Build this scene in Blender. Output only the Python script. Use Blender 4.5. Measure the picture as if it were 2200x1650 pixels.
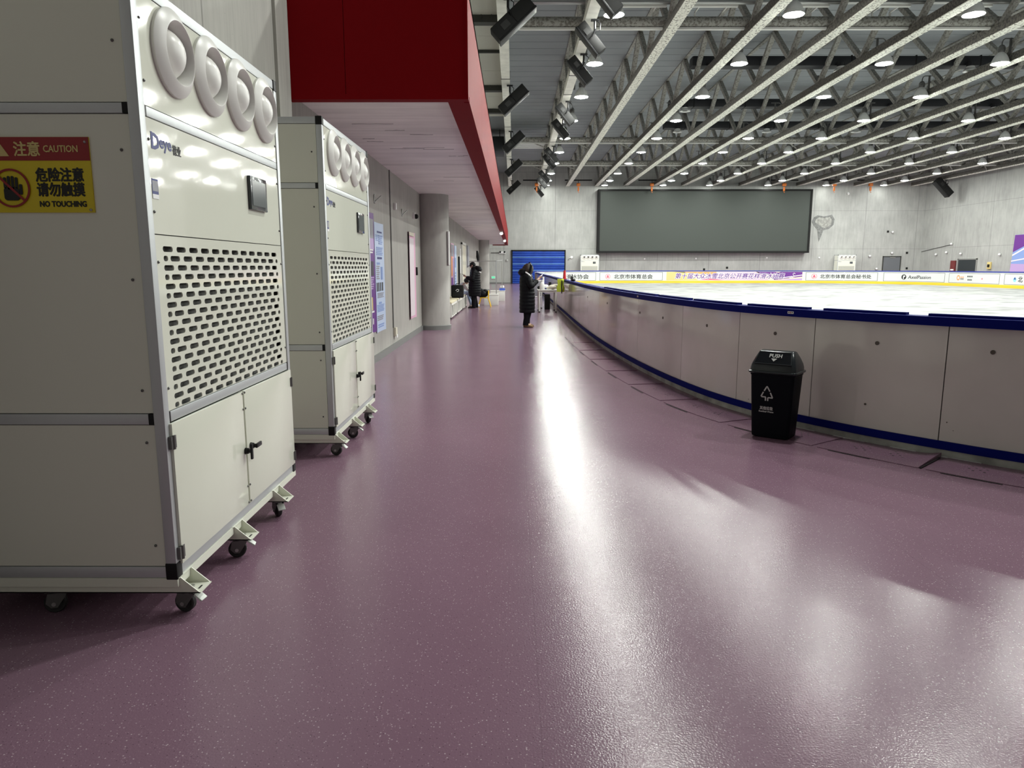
import bpy, bmesh, math, random
from mathutils import Vector, Matrix
random.seed(7)
for o in list(bpy.data.objects): bpy.data.objects.remove(o)
S = bpy.context.scene
COL = S.collection
R = math.radians
PI = math.pi

# ------------------------------------------------------------------ camera, world, exposure
cam_d = bpy.data.cameras.new('camera'); cam = bpy.data.objects.new('camera', cam_d); COL.objects.link(cam)
cam_d.sensor_width = 36; cam_d.sensor_fit = 'HORIZONTAL'; cam_d.lens = 36*1520/2200
cam_d.clip_start = .05; cam_d.clip_end = 300
cam.location = (0, 0, 1.5); cam.rotation_euler = (R(90-9.377), 0, R(0.149))
S.camera = cam
wd = bpy.data.worlds.new('world'); S.world = wd; wd.use_nodes = True
wd.node_tree.nodes['Background'].inputs[0].default_value = (.80, .80, .72, 1)
wd.node_tree.nodes['Background'].inputs[1].default_value = 0.26  # soft grey fill, added through the open end of the hall behind the camera
LAMP_POWER = 385.0
S.view_settings.view_transform = 'Standard'; S.view_settings.look = 'None'
S.view_settings.exposure = 0.0; S.view_settings.gamma = 1.0
S.cycles.use_light_tree = True
S.cycles.max_bounces = 8; S.cycles.diffuse_bounces = 5; S.cycles.glossy_bounces = 4
S.cycles.transmission_bounces = 2; S.cycles.caustics_reflective = True; S.cycles.caustics_refractive = False
S.cycles.sample_clamp_indirect = 6; S.cycles.blur_glossy = .6

# ------------------------------------------------------------------ materials
def lin(c):
    return tuple(((x/255)/12.92 if x/255 <= .04045 else ((x/255+.055)/1.055)**2.4) for x in c)
def mat(name, col, rough=.6, metal=0, spec=.5, bump=None, var=None, emit=None, coat=0):
    m = bpy.data.materials.new(name); m.use_nodes = True
    nt = m.node_tree; b = nt.nodes['Principled BSDF']
    b.inputs['Base Color'].default_value = (*col, 1); b.inputs['Roughness'].default_value = rough
    b.inputs['Metallic'].default_value = metal; b.inputs['Specular IOR Level'].default_value = spec
    b.inputs['Coat Weight'].default_value = coat; b.inputs['Coat Roughness'].default_value = .08
    tc = None
    if bump or var:
        tc = nt.nodes.new('ShaderNodeTexCoord')
    if var:      # (scale, amount)
        n = nt.nodes.new('ShaderNodeTexNoise'); n.inputs['Scale'].default_value = var[0]; n.inputs['Detail'].default_value = 5
        nt.links.new(tc.outputs['Object'], n.inputs['Vector'])
        r = nt.nodes.new('ShaderNodeValToRGB'); a = var[1]
        r.color_ramp.elements[0].position = .3; r.color_ramp.elements[1].position = .7
        r.color_ramp.elements[0].color = (*[c*(1-a) for c in col], 1); r.color_ramp.elements[1].color = (*[min(1, c*(1+a)) for c in col], 1)
        nt.links.new(n.outputs['Fac'], r.inputs[0]); nt.links.new(r.outputs[0], b.inputs['Base Color'])
    if bump:     # (scale, strength, distance)
        n = nt.nodes.new('ShaderNodeTexNoise'); n.inputs['Scale'].default_value = bump[0]; n.inputs['Detail'].default_value = 2
        nt.links.new(tc.outputs['Object'], n.inputs['Vector'])
        bp = nt.nodes.new('ShaderNodeBump'); bp.inputs['Strength'].default_value = bump[1]; bp.inputs['Distance'].default_value = bump[2]
        nt.links.new(n.outputs['Fac'], bp.inputs['Height']); nt.links.new(bp.outputs[0], b.inputs['Normal'])
    if emit:
        b.inputs['Emission Color'].default_value = (*emit[0], 1); b.inputs['Emission Strength'].default_value = emit[1]
        m.cycles.emission_sampling = 'FRONT'
    return m
def nd(nt, t, **kw):
    n = nt.nodes.new(t)
    for k, v in kw.items(): setattr(n, k, v)
    return n
def mth(nt, op, a, b=None, c=None):
    n = nt.nodes.new('ShaderNodeMath'); n.operation = op
    for i, v in enumerate((a, b, c)):
        if v is None: continue
        if isinstance(v, (int, float)): n.inputs[i].default_value = v
        else: nt.links.new(v, n.inputs[i])
    return n.outputs[0]
def mix(nt, fac, a, b):
    n = nt.nodes.new('ShaderNodeMix'); n.data_type = 'RGBA'
    for s, v in (('Factor', fac), ('A', a), ('B', b)):
        i = [q for q in n.inputs if q.name == s and (q.type == ('VALUE' if s == 'Factor' else 'RGBA'))][0]
        if isinstance(v, (int, float)): i.default_value = v
        elif isinstance(v, tuple): i.default_value = (*v, 1)
        else: nt.links.new(v, i)
    return [q for q in n.outputs if q.type == 'RGBA'][0]

def concrete(name, col, streak=(14, 14, .9), joints=(), rough=.75):
    """board marked concrete; joints = (axis, period, offset) of the panel joints"""
    m = bpy.data.materials.new(name); m.use_nodes = True; nt = m.node_tree; b = nt.nodes['Principled BSDF']
    tc = nd(nt, 'ShaderNodeTexCoord'); mp = nd(nt, 'ShaderNodeMapping'); mp.inputs['Scale'].default_value = streak
    nt.links.new(tc.outputs['Object'], mp.inputs[0])
    n1 = nd(nt, 'ShaderNodeTexNoise'); n1.inputs['Scale'].default_value = 1.0; n1.inputs['Detail'].default_value = 6; n1.inputs['Roughness'].default_value = .65
    nt.links.new(mp.outputs[0], n1.inputs['Vector'])
    n2 = nd(nt, 'ShaderNodeTexNoise'); n2.inputs['Scale'].default_value = .9; n2.inputs['Detail'].default_value = 5
    nt.links.new(tc.outputs['Object'], n2.inputs['Vector'])
    n3 = nd(nt, 'ShaderNodeTexVoronoi'); n3.inputs['Scale'].default_value = 9
    nt.links.new(tc.outputs['Object'], n3.inputs['Vector'])
    f = mth(nt, 'ADD', mth(nt, 'MULTIPLY', n1.outputs['Fac'], .6), mth(nt, 'MULTIPLY', n2.outputs['Fac'], .5))
    r = nd(nt, 'ShaderNodeValToRGB'); r.color_ramp.elements[0].position = .36; r.color_ramp.elements[1].position = .74
    r.color_ramp.elements[0].color = (*[c*.8 for c in col], 1); r.color_ramp.elements[1].color = (*[c*1.14 for c in col], 1)
    nt.links.new(f, r.inputs[0])
    c = r.outputs[0]
    c = mix(nt, mth(nt, 'MULTIPLY', mth(nt, 'LESS_THAN', n3.outputs['Distance'], .045), .45), c, tuple(x*.45 for x in col))
    sp = nd(nt, 'ShaderNodeSeparateXYZ'); nt.links.new(tc.outputs['Object'], sp.inputs[0])
    for ax, per, off, w in joints:
        v = sp.outputs[ax]
        q = mth(nt, 'FRACT', mth(nt, 'ADD', mth(nt, 'DIVIDE', mth(nt, 'SUBTRACT', v, off), per), .5))
        d = mth(nt, 'MULTIPLY', mth(nt, 'ABSOLUTE', mth(nt, 'SUBTRACT', q, .5)), per)
        c = mix(nt, mth(nt, 'MULTIPLY', mth(nt, 'LESS_THAN', d, w), .55), c, tuple(x*.35 for x in col))
    nt.links.new(c, b.inputs['Base Color']); b.inputs['Roughness'].default_value = rough
    b.inputs['Specular IOR Level'].default_value = .25
    bp = nd(nt, 'ShaderNodeBump'); bp.inputs['Strength'].default_value = .25; bp.inputs['Distance'].default_value = .006
    nt.links.new(n1.outputs['Fac'], bp.inputs['Height']); nt.links.new(bp.outputs[0], b.inputs['Normal'])
    return m

def floor_mat():
    m = bpy.data.materials.new('speckled_rubber'); m.use_nodes = True; nt = m.node_tree; b = nt.nodes['Principled BSDF']
    tc = nd(nt, 'ShaderNodeTexCoord')
    base = (.205, .120, .168)
    n = nd(nt, 'ShaderNodeTexNoise'); n.inputs['Scale'].default_value = 1.1; n.inputs['Detail'].default_value = 6
    nt.links.new(tc.outputs['Object'], n.inputs['Vector'])
    c = mix(nt, n.outputs['Fac'], tuple(x*.88 for x in base), tuple(x*1.12 for x in base))
    for sc, th, keep, colr in ((70, .17, .52, (.52, .43, .47)), (120, .2, .6, (.36, .25, .31)), (90, .17, .68, (.05, .025, .04))):
        v = nd(nt, 'ShaderNodeTexVoronoi'); v.inputs['Scale'].default_value = sc
        nt.links.new(tc.outputs['Object'], v.inputs['Vector'])
        s2 = nd(nt, 'ShaderNodeSeparateColor'); nt.links.new(v.outputs['Color'], s2.inputs[0])
        k = mth(nt, 'MULTIPLY', mth(nt, 'LESS_THAN', v.outputs['Distance'], th), mth(nt, 'GREATER_THAN', s2.outputs[0], keep))
        c = mix(nt, mth(nt, 'MULTIPLY', k, .8), c, colr)
    sp = nd(nt, 'ShaderNodeSeparateXYZ'); nt.links.new(tc.outputs['Object'], sp.inputs[0])
    def line(v, per, off, w):
        q = mth(nt, 'FRACT', mth(nt, 'ADD', mth(nt, 'DIVIDE', mth(nt, 'SUBTRACT', v, off), per), .5))
        d = mth(nt, 'MULTIPLY', mth(nt, 'ABSOLUTE', mth(nt, 'SUBTRACT', q, .5)), per)
        return mth(nt, 'LESS_THAN', d, w)
    k = mth(nt, 'MAXIMUM', line(sp.outputs[0], 2.0, .09, .0013), mth(nt, 'MULTIPLY', mth(nt, 'GREATER_THAN', sp.outputs[0], .09), line(sp.outputs[1], 1.022, 4.166, .0018)))
    c = mix(nt, mth(nt, 'MULTIPLY', k, .28), c, (.06, .03, .045))
    nt.links.new(c, b.inputs['Base Color'])
    n3 = nd(nt, 'ShaderNodeTexNoise'); n3.inputs['Scale'].default_value = 2.3; n3.inputs['Detail'].default_value = 4
    nt.links.new(tc.outputs['Object'], n3.inputs['Vector'])
    nt.links.new(mth(nt, 'ADD', mth(nt, 'MULTIPLY', n3.outputs['Fac'], .06), .15), b.inputs['Roughness'])
    b.inputs['Specular IOR Level'].default_value = .23
    n2 = nd(nt, 'ShaderNodeTexNoise'); n2.inputs['Scale'].default_value = 130; n2.inputs['Detail'].default_value = 1
    nt.links.new(tc.outputs['Object'], n2.inputs['Vector'])
    bp = nd(nt, 'ShaderNodeBump'); bp.inputs['Strength'].default_value = .6; bp.inputs['Distance'].default_value = .0012
    nt.links.new(n2.outputs['Fac'], bp.inputs['Height']); nt.links.new(bp.outputs[0], b.inputs['Normal'])
    return m

def ice_mat():
    m = bpy.data.materials.new('skated_ice'); m.use_nodes = True; nt = m.node_tree; b = nt.nodes['Principled BSDF']
    tc = nd(nt, 'ShaderNodeTexCoord'); mp = nd(nt, 'ShaderNodeMapping'); mp.inputs['Scale'].default_value = (.35, .5, 1)
    nt.links.new(tc.outputs['Object'], mp.inputs[0])
    n = nd(nt, 'ShaderNodeTexNoise'); n.inputs['Scale'].default_value = 2.0; n.inputs['Detail'].default_value = 9; n.inputs['Distortion'].default_value = 1.2
    nt.links.new(mp.outputs[0], n.inputs['Vector'])
    r = nd(nt, 'ShaderNodeValToRGB'); r.color_ramp.elements[0].position = .36; r.color_ramp.elements[1].position = .56
    r.color_ramp.elements[0].color = (.105, .109, .106, 1); r.color_ramp.elements[1].color = (.30, .309, .301, 1)
    nt.links.new(n.outputs['Fac'], r.inputs[0]); nt.links.new(r.outputs[0], b.inputs['Base Color'])
    b.inputs['Roughness'].default_value = .45; b.inputs['Specular IOR Level'].default_value = .3
    return m

def speckled_steel(name, base, spot, amount):
    m = bpy.data.materials.new(name); m.use_nodes = True; nt = m.node_tree; b = nt.nodes['Principled BSDF']
    tc = nd(nt, 'ShaderNodeTexCoord')
    n = nd(nt, 'ShaderNodeTexNoise'); n.inputs['Scale'].default_value = 13; n.inputs['Detail'].default_value = 4; n.inputs['Roughness'].default_value = .6
    nt.links.new(tc.outputs['Object'], n.inputs['Vector'])
    r = nd(nt, 'ShaderNodeValToRGB'); r.color_ramp.elements[0].position = amount; r.color_ramp.elements[1].position = amount+.05
    r.color_ramp.elements[0].color = (*spot, 1); r.color_ramp.elements[1].color = (*base, 1)
    nt.links.new(n.outputs['Fac'], r.inputs[0]); nt.links.new(r.outputs[0], b.inputs['Base Color'])
    b.inputs['Roughness'].default_value = .7
    return m

M = {}
M['floor'] = floor_mat()
M['ice'] = ice_mat()
M['wall'] = concrete('wall_concrete', (.40, .39, .365), joints=((1, 3.78, 12.95, .012),))
M['wall_far'] = concrete('far_wall_concrete', (.42, .425, .41), streak=(6, 6, .8), joints=((0, 4.7, 31.97, .02), (2, 3.4, 6.55, .012)))
M['wall_side'] = concrete('side_wall_concrete', (.38, .385, .37), streak=(6, 6, .8), joints=((1, 4.7, 66, .015), (2, 3.4, 6.55, .012)))
M['column'] = concrete('column_concrete', (.40, .39, .37), streak=(5, 5, 1.2))
M['soffit'] = concrete('soffit_plaster', (.84, .82, .80), streak=(.6, 9, 2), joints=((1, 9.55, 12.355, .03),))
M['curb'] = mat('curb_concrete', (.33, .33, .31), .85, var=(5, .35), bump=(30, .4, .01))
M['base'] = mat('grey_skirting', (.17, .175, .17), .5)
M['red'] = mat('red_metal_panel', (.19, .004, .007), .5, 0, .12)
M['red'].node_tree.nodes['Principled BSDF'].inputs['IOR'].default_value = 1.2
M['red_side'] = M['red']
M['deck'] = mat('grey_roof_deck', (.29, .31, .33), .6, .1, var=(.3, .12))
M['cream'] = mat('cream_ceiling_panel', (.56, .55, .49), .6)
M['darksteel'] = mat('dark_steel', (.05, .05, .045), .6, .2)
M['truss'] = speckled_steel('speckled_truss_paint', (.92, .92, .83), (.24, .22, .19), .41)
M['web'] = speckled_steel('speckled_web_paint', (.34, .335, .305), (.21, .20, .18), .44)
M['chordside'] = speckled_steel('shaded_chord_paint', (.15, .14, .12), (.07, .065, .06), .46)  # truss paint darkened: the shade on the chord sides is in the colour
M['girder'] = speckled_steel('mottled_girder_paint', (.36, .355, .325), (.19, .18, .16), .45)
M['plainbeam'] = mat('off_white_beam_paint', (.90, .89, .81), .6, var=(3, .1))
M['strip'] = mat('white_strip', (.8, .8, .76), .5)
M['duct'] = mat('black_duct', (.012, .013, .017), .55)
M['alu'] = mat('brushed_aluminium', (.54, .56, .575), .42, .4)
M['bell'] = mat('spun_aluminium_bell', (.80, .81, .79), .4, .1)
M['lens'] = mat('lamp_light', (1, 1, 1), .5, emit=((.97, 1.0, .935), LAMP_POWER))
M['lensdim'] = mat('dim_lamp_light', (1, 1, 1), .5, emit=((.97, 1.0, .935), 45))
M['black'] = mat('black_plastic', (.010, .010, .011), .4, 0, .2)
M['blackmat'] = mat('matt_black', (.016, .016, .016), .7, 0, .12)
M['cab'] = mat('cream_powder_coat', (.74, .75, .655), .07, 0, .5, bump=(7, .10, .006))
M['cabside'] = mat('cream_sheet', (.74, .75, .655), .35, 0, .4)
M['vent'] = mat('white_abs_plastic', (.78, .77, .74), .35)
M['filter'] = mat('dark_filter_mesh', (.10, .10, .095), .8, bump=(300, .6, .004))
M['screen'] = mat('touch_screen', (.03, .035, .04), .12)
M['screenf'] = mat('touch_screen_face', (.10, .11, .115), .15)
M['navy'] = mat('navy_ink', (.02, .03, .19), .5)
M['ink'] = mat('black_ink', (.012, .012, .012), .6)
M['white'] = mat('white_print', (.80, .80, .80), .5)
M['offwhite'] = mat('off_white_print', (.50, .50, .49), .6)
M['signred'] = mat('sign_red', (.27, .008, .012), .4)
M['signyel'] = mat('sign_yellow', (.66, .53, .01), .4)
M['gold'] = mat('pale_yellow_print', (.62, .50, .20), .5)
M['steel'] = mat('zinc_steel', (.48, .48, .47), .3, .8)
M['darkzinc'] = mat('dark_zinc', (.16, .16, .155), .4, .7)
M['rubber'] = mat('black_rubber', (.02, .02, .02), .6)
M['pedal'] = mat('pale_pedal', (.70, .74, .70), .4)
M['panel'] = mat('white_board_plastic', (.68, .65, .61), .09, 0, .5, var=(1.2, .07), bump=(1.5, .1, .01))
M['panel_in'] = mat('white_board_inside', (.60, .61, .61), .35)
M['blue'] = mat('dark_blue_rail', (.005, .009, .14), .6, 0, .04)
M['bluerail'] = mat('far_blue_rail', (.02, .035, .28), .4)
M['yellow'] = mat('yellow_kick_plate', (.72, .50, .03), .45)
M['plug'] = mat('brown_plug', (.09, .075, .06), .6)
M['bin'] = mat('dark_bin_plastic', (.005, .006, .009), .5, 0, .06)
M['lid'] = mat('grey_lid_plastic', (.020, .025, .028), .22, 0, .35)
M['led'] = mat('led_screen_face', (.048, .056, .050), .6, 0, .3)
M['roller'] = mat('blue_roller_door', (.010, .055, .36), .35, .2, var=(1.5, .2))
M['greydoor'] = mat('grey_door', (.14, .15, .165), .5)
M['darkdoor'] = mat('dark_glass_door', (.02, .026, .03), .3)
M['orange'] = mat('orange_hoist', (.55, .14, .01), .5)
M['coat'] = mat('black_nylon_coat', (.006, .0065, .008), .45, 0, .1, bump=(25, .3, .02))
M['trouser'] = mat('black_trousers', (.006, .006, .008), .8, 0, .1)
M['hair'] = mat('dark_brown_hair', (.018, .009, .006), .45, bump=(60, .5, .01))
M['blackhair'] = mat('black_hair', (.008, .008, .008), .5)
M['skin'] = mat('skin', (.55, .35, .26), .55)
M['boot'] = mat('tan_suede', (.20, .125, .06), .85)
M['shoe'] = mat('white_shoe', (.75, .76, .78), .5)
M['whitecloth'] = mat('white_cloth', (.72, .72, .70), .8)
M['creamcloth'] = mat('cream_cloth', (.66, .63, .52), .8)
M['hivis'] = mat('hi_vis_yellow', (.50, .60, .04), .6)
M['redplastic'] = mat('red_plastic', (.50, .015, .02), .4)
M['bluepl'] = mat('blue_plastic', (.06, .12, .55), .5)
M['yelpl'] = mat('yellow_plastic', (.80, .50, .02), .4)
M['whiteboard'] = mat('white_laminate', (.72, .72, .68), .4)
M['beigewood'] = mat('pale_wood', (.62, .56, .40), .5)
M['beige'] = mat('beige_door', (.50, .48, .40), .5)
M['purple'] = mat('poster_purple', (.13, .025, .24), .45)
M['lilac'] = mat('poster_lilac', (.46, .32, .58), .5)
M['posterdark'] = mat('poster_dark', (.025, .015, .04), .5)
M['postergrey'] = mat('poster_grey', (.28, .28, .32), .5)
M['posterblue'] = mat('poster_pale_blue', (.50, .60, .80), .5)
M['posterblue2'] = mat('poster_mid_blue', (.22, .32, .62), .5)
M['posterpink'] = mat('poster_pink', (.74, .42, .58), .5)
M['posterwhite'] = mat('poster_white', (.78, .70, .75), .5)
M['posterred'] = mat('poster_red', (.62, .12, .18), .5)
M['orangeink'] = mat('orange_ink', (.80, .32, .12), .5)
M['pinkink'] = mat('pink_ink', (.82, .45, .55), .5)
M['peach'] = mat('peach_ink', (.85, .62, .50), .5)
M['cyan'] = mat('sky_blue_ink', (.25, .55, .80), .5)
M['green'] = mat('exit_green', (.05, .5, .25), .5, emit=((.25, 1, .6), .5))
M['litwhite'] = mat('small_lit_lamp', (.9, .9, .9), .5, emit=((1, .97, .92), 1.2))
M['greywall'] = mat('grey_patch', (.20, .205, .20), .8, var=(6, .3), bump=(12, .5, .03))
M['mat'] = M['floor']
M['hole'] = mat('dark_hole', (.012, .008, .010), .8)
M['firered'] = mat('fire_cabinet_red', (.14, .02, .02), .5)
M['frost'] = mat('white_residue', (.62, .62, .62), .9, var=(14, .3))
M['mirrorgrey'] = mat('clear_grey_post', (.45, .47, .48), .25, .4)

# ------------------------------------------------------------------ geometry helpers
class MB:
    def __init__(s): s.bm = bmesh.new(); s.mi = 0
    def _f(s, vs, smooth=False):
        try:
            f = s.bm.faces.new(vs); f.material_index = s.mi; f.smooth = smooth; return f
        except ValueError: return None
    def box(s, x0, x1, y0, y1, z0, z1, mx=None):
        if x0 > x1: x0, x1 = x1, x0
        if y0 > y1: y0, y1 = y1, y0
        if z0 > z1: z0, z1 = z1, z0
        P = [(x0,y0,z0),(x1,y0,z0),(x1,y1,z0),(x0,y1,z0),(x0,y0,z1),(x1,y0,z1),(x1,y1,z1),(x0,y1,z1)]
        v = [s.bm.verts.new((mx @ Vector(p)) if mx else p) for p in P]
        for q in ((3,2,1,0),(4,5,6,7),(0,1,5,4),(1,2,6,5),(2,3,7,6),(3,0,4,7)): s._f([v[i] for i in q])
        return s
    def rbox(s, x0, x1, y0, y1, z0, z1, b=.01, mx=None, seg=2):
        t = bmesh.new()
        c = Vector(((x0+x1)/2, (y0+y1)/2, (z0+z1)/2)); d = (abs(x1-x0), abs(y1-y0), abs(z1-z0))
        bmesh.ops.create_cube(t, size=1, matrix=Matrix.Translation(c) @ Matrix.Diagonal((*d, 1)))
        bmesh.ops.bevel(t, geom=t.edges[:], offset=min(b, min(d)*.45), segments=seg, affect='EDGES', profile=.6)
        return s.merge(t, mx, True)
    def merge(s, t, mx=None, smooth=False):
        mp = {}
        for v in t.verts: mp[v] = s.bm.verts.new((mx @ v.co) if mx else v.co)
        for f in t.faces: s._f([mp[v] for v in f.verts], smooth)
        t.free(); return s
    def ring_loft(s, rings, cap=True, closed=True, smooth=True):
        L = [[s.bm.verts.new(p) for p in r] for r in rings]
        n = len(L[0])
        for a, b in zip(L, L[1:]):
            for i in range(n if closed else n-1):
                j = (i+1) % n; s._f([a[i], a[j], b[j], b[i]], smooth)
        if cap and closed: s._f(L[0][::-1]); s._f(L[-1])
        return s
    def cyl(s, p0, p1, r0, r1=None, seg=16, cap=True, smooth=True):
        r1 = r0 if r1 is None else r1
        p0, p1 = Vector(p0), Vector(p1); d = (p1-p0).normalized()
        u = d.orthogonal().normalized(); w = d.cross(u)
        rr = [[p+(u*math.cos(2*PI*i/seg)+w*math.sin(2*PI*i/seg))*r for i in range(seg)] for p, r in ((p0, r0), (p1, r1))]
        return s.ring_loft(rr, cap, smooth=smooth)
    def tube(s, pts, r, seg=8, cap=True):
        pts = [Vector(p) for p in pts]; n = len(pts); rings = []
        rs = r if isinstance(r, (list, tuple)) else [r]*n
        u = None
        for i, p in enumerate(pts):
            d = (pts[min(i+1, n-1)]-pts[max(i-1, 0)]).normalized()
            if u is None: u = d.orthogonal().normalized()
            u = (u-d*u.dot(d)).normalized(); w = d.cross(u)
            rings.append([p+(u*math.cos(2*PI*k/seg)+w*math.sin(2*PI*k/seg))*rs[i] for k in range(seg)])
        return s.ring_loft(rings, cap)
    def lathe(s, prof, seg=24, mx=None, cap=False):
        rings = []
        for r, z in prof:
            ring = [Vector((r*math.cos(2*PI*i/seg), r*math.sin(2*PI*i/seg), z)) for i in range(seg)]
            rings.append([mx @ p for p in ring] if mx else ring)
        return s.ring_loft(rings, cap)
    def ball(s, c, r, sc=(1,1,1), seg=14, mx=None):
        c = Vector(c); rings = []; n = seg//2
        for i in range(n+1):
            a = -PI/2+PI*i/n; rr = max(math.cos(a), .02)*r; z = math.sin(a)*r
            ring = [Vector((rr*math.cos(2*PI*k/seg)*sc[0], rr*math.sin(2*PI*k/seg)*sc[1], z*sc[2])) for k in range(seg)]
            rings.append([(mx @ p if mx else p)+c for p in ring])
        return s.ring_loft(rings, True)
    def prism(s, poly, h, mx=None):
        """2d outline in xy, thickness h along z, moved by mx"""
        a = [Vector((x, y, 0)) for x, y in poly]; b = [Vector((x, y, h)) for x, y in poly]
        if mx: a = [mx @ p for p in a]; b = [mx @ p for p in b]
        return s.ring_loft([a, b], True, smooth=False)
    def mesh(s, name, ang=35):
        bmesh.ops.recalc_face_normals(s.bm, faces=s.bm.faces[:])
        me = bpy.data.meshes.new(name); s.bm.to_mesh(me); s.bm.free()
        try: me.set_sharp_from_angle(angle=R(ang))
        except Exception: pass
        return me
    def build(s, name, mats, parent=None, ang=35):
        me = s.mesh(name, ang)
        for m in (mats if isinstance(mats, (list, tuple)) else [mats]): me.materials.append(m)
        return link(name, me, parent)
def link(name, data, parent=None):
    o = bpy.data.objects.new(name, data); COL.objects.link(o)
    if parent is not None: o.parent = parent
    return o
def tag(o, label=None, cat=None, group=None, kind=None):
    if label: o['label'] = label
    if cat: o['category'] = cat
    if group: o['group'] = group
    if kind: o['kind'] = kind
    return o
def thing(name, label, cat, loc=(0,0,0), rotz=0, group=None):
    o = link(name, None); o.location = loc; o.rotation_euler = (0, 0, rotz); o.empty_display_size = .1
    return tag(o, label, cat, group)
def copy_tree(o, parent=None):
    c = o.copy(); COL.objects.link(c)
    if parent is not None: c.parent = parent
    for ch in list(o.children): copy_tree(ch, c)
    return c
def eval_mesh(o):
    dg = bpy.context.evaluated_depsgraph_get(); dg.update()
    me = bpy.data.meshes.new_from_object(o.evaluated_get(dg)); return me
def text_mesh(txt, size, bold=0, width=None, ext=.001, shear=0, spacing=1.0, align='CENTER'):
    """lettering as a mesh in the xy plane; width squeezes it to that total width; bold thickens the strokes with shifted copies"""
    cu = bpy.data.curves.new('lettering', 'FONT'); cu.body = txt; cu.size = size; cu.align_x = align; cu.align_y = 'CENTER'
    cu.extrude = ext; cu.shear = shear; cu.space_character = spacing; cu.resolution_u = 2
    o = link('lettering', cu); me = eval_mesh(o); bpy.data.objects.remove(o); bpy.data.curves.remove(cu)
    xs = [v.co.x for v in me.vertices]; ys = [v.co.y for v in me.vertices]
    cx, cy = (min(xs)+max(xs))/2, (min(ys)+max(ys))/2
    k = width/(max(xs)-min(xs)) if width else 1
    for v in me.vertices: v.co.x = (v.co.x-cx)*k; v.co.y -= cy
    me.materials.clear()
    if bold:
        b2 = bmesh.new(); n = 6
        for i in range(n):
            c = me.copy(); c.transform(Matrix.Translation((bold*math.cos(2*PI*i/n), bold*math.sin(2*PI*i/n), ext*.02*i))); b2.from_mesh(c); bpy.data.meshes.remove(c)
        b2.to_mesh(me); b2.free()
    return me
def holed_plate(outer, holes, t):
    """flat plate with real holes, in the xy plane, thickness t"""
    cu = bpy.data.curves.new('plate', 'CURVE'); cu.dimensions = '2D'; cu.fill_mode = 'BOTH'; cu.extrude = t/2
    for pl in [outer]+holes:
        sp = cu.splines.new('POLY'); sp.points.add(len(pl)-1); sp.use_cyclic_u = True
        for p, q in zip(sp.points, pl): p.co = (q[0], q[1], 0, 1)
    o = link('plate', cu); me = eval_mesh(o); bpy.data.objects.remove(o); bpy.data.curves.remove(cu); me.materials.clear()
    return me
def put(me, mx, name, m, parent):
    me.transform(mx); me.materials.clear(); me.materials.append(m); return link(name, me, parent)
# plane frames: local x,y of a flat drawing -> world axes
def frame(o, ex, ey):
    ex, ey = Vector(ex).normalized(), Vector(ey).normalized(); ez = ex.cross(ey)
    m = Matrix((ex, ey, ez)).transposed().to_4x4(); m.translation = Vector(o); return m
def rrect(cx, cy, w, h, r, n=4):
    out = []
    for sx, sy, a0 in ((1,-1,-90),(1,1,0),(-1,1,90),(-1,-1,180)):
        for i in range(n+1):
            a = R(a0+90*i/n); out.append((cx+sx*(w/2-r)+r*math.cos(a), cy+sy*(h/2-r)+r*math.sin(a)))
    return out
def circ(cx, cy, r, n=24): return [(cx+r*math.cos(2*PI*i/n), cy+r*math.sin(2*PI*i/n)) for i in range(n)]
def ring_mesh(cx, cy, r0, r1, n=28, t=.001): return holed_plate(circ(cx, cy, r1, n), [circ(cx, cy, r0, n)], t)
ORD = ['first','second','third','fourth','fifth','sixth','seventh','eighth','ninth','tenth','eleventh','twelfth','thirteenth','fourteenth','fifteenth','sixteenth']

# ------------------------------------------------------------------ the hall
XW, YB, XR, ZR = -2.22, 66.0, 37.3, 10.45
fl = MB().box(-3, 38, -7, 66.4, -.2, 0).build('floor', M['floor']); tag(fl, kind='structure')
wl = MB().box(XW-.3, XW, 4.72, YB, 0, 11).box(XW-.6, XW-.3, -7, 4.72, 0, 11).box(XW, XW+.03, 6.95, 7.32, 0, 11).build('wall_left', M['wall']); tag(wl, kind='structure')
wb = MB().box(-2.6, XR+.3, YB, YB+.3, 0, 11).build('wall_back', M['wall_far']); tag(wb, kind='structure')
wr = MB().box(XR, XR+.3, -7, YB, 0, 11).build('wall_right', M['wall_side']); tag(wr, kind='structure')
bl = MB()
for y0, y1 in ((7.32, 17.13), (17.77, 45.7), (46.3, YB)): bl.box(XW, XW+.03, y0, y1, 0, .11)
tag(bl.build('baseboard_left', M['base']), kind='structure')
tag(MB().box(XW, -.25, YB-.03, YB, 0, .12).box(4.8, 33.8, YB-.03, YB, 0, .12).build('baseboard_back', M['base']), kind='structure')
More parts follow.
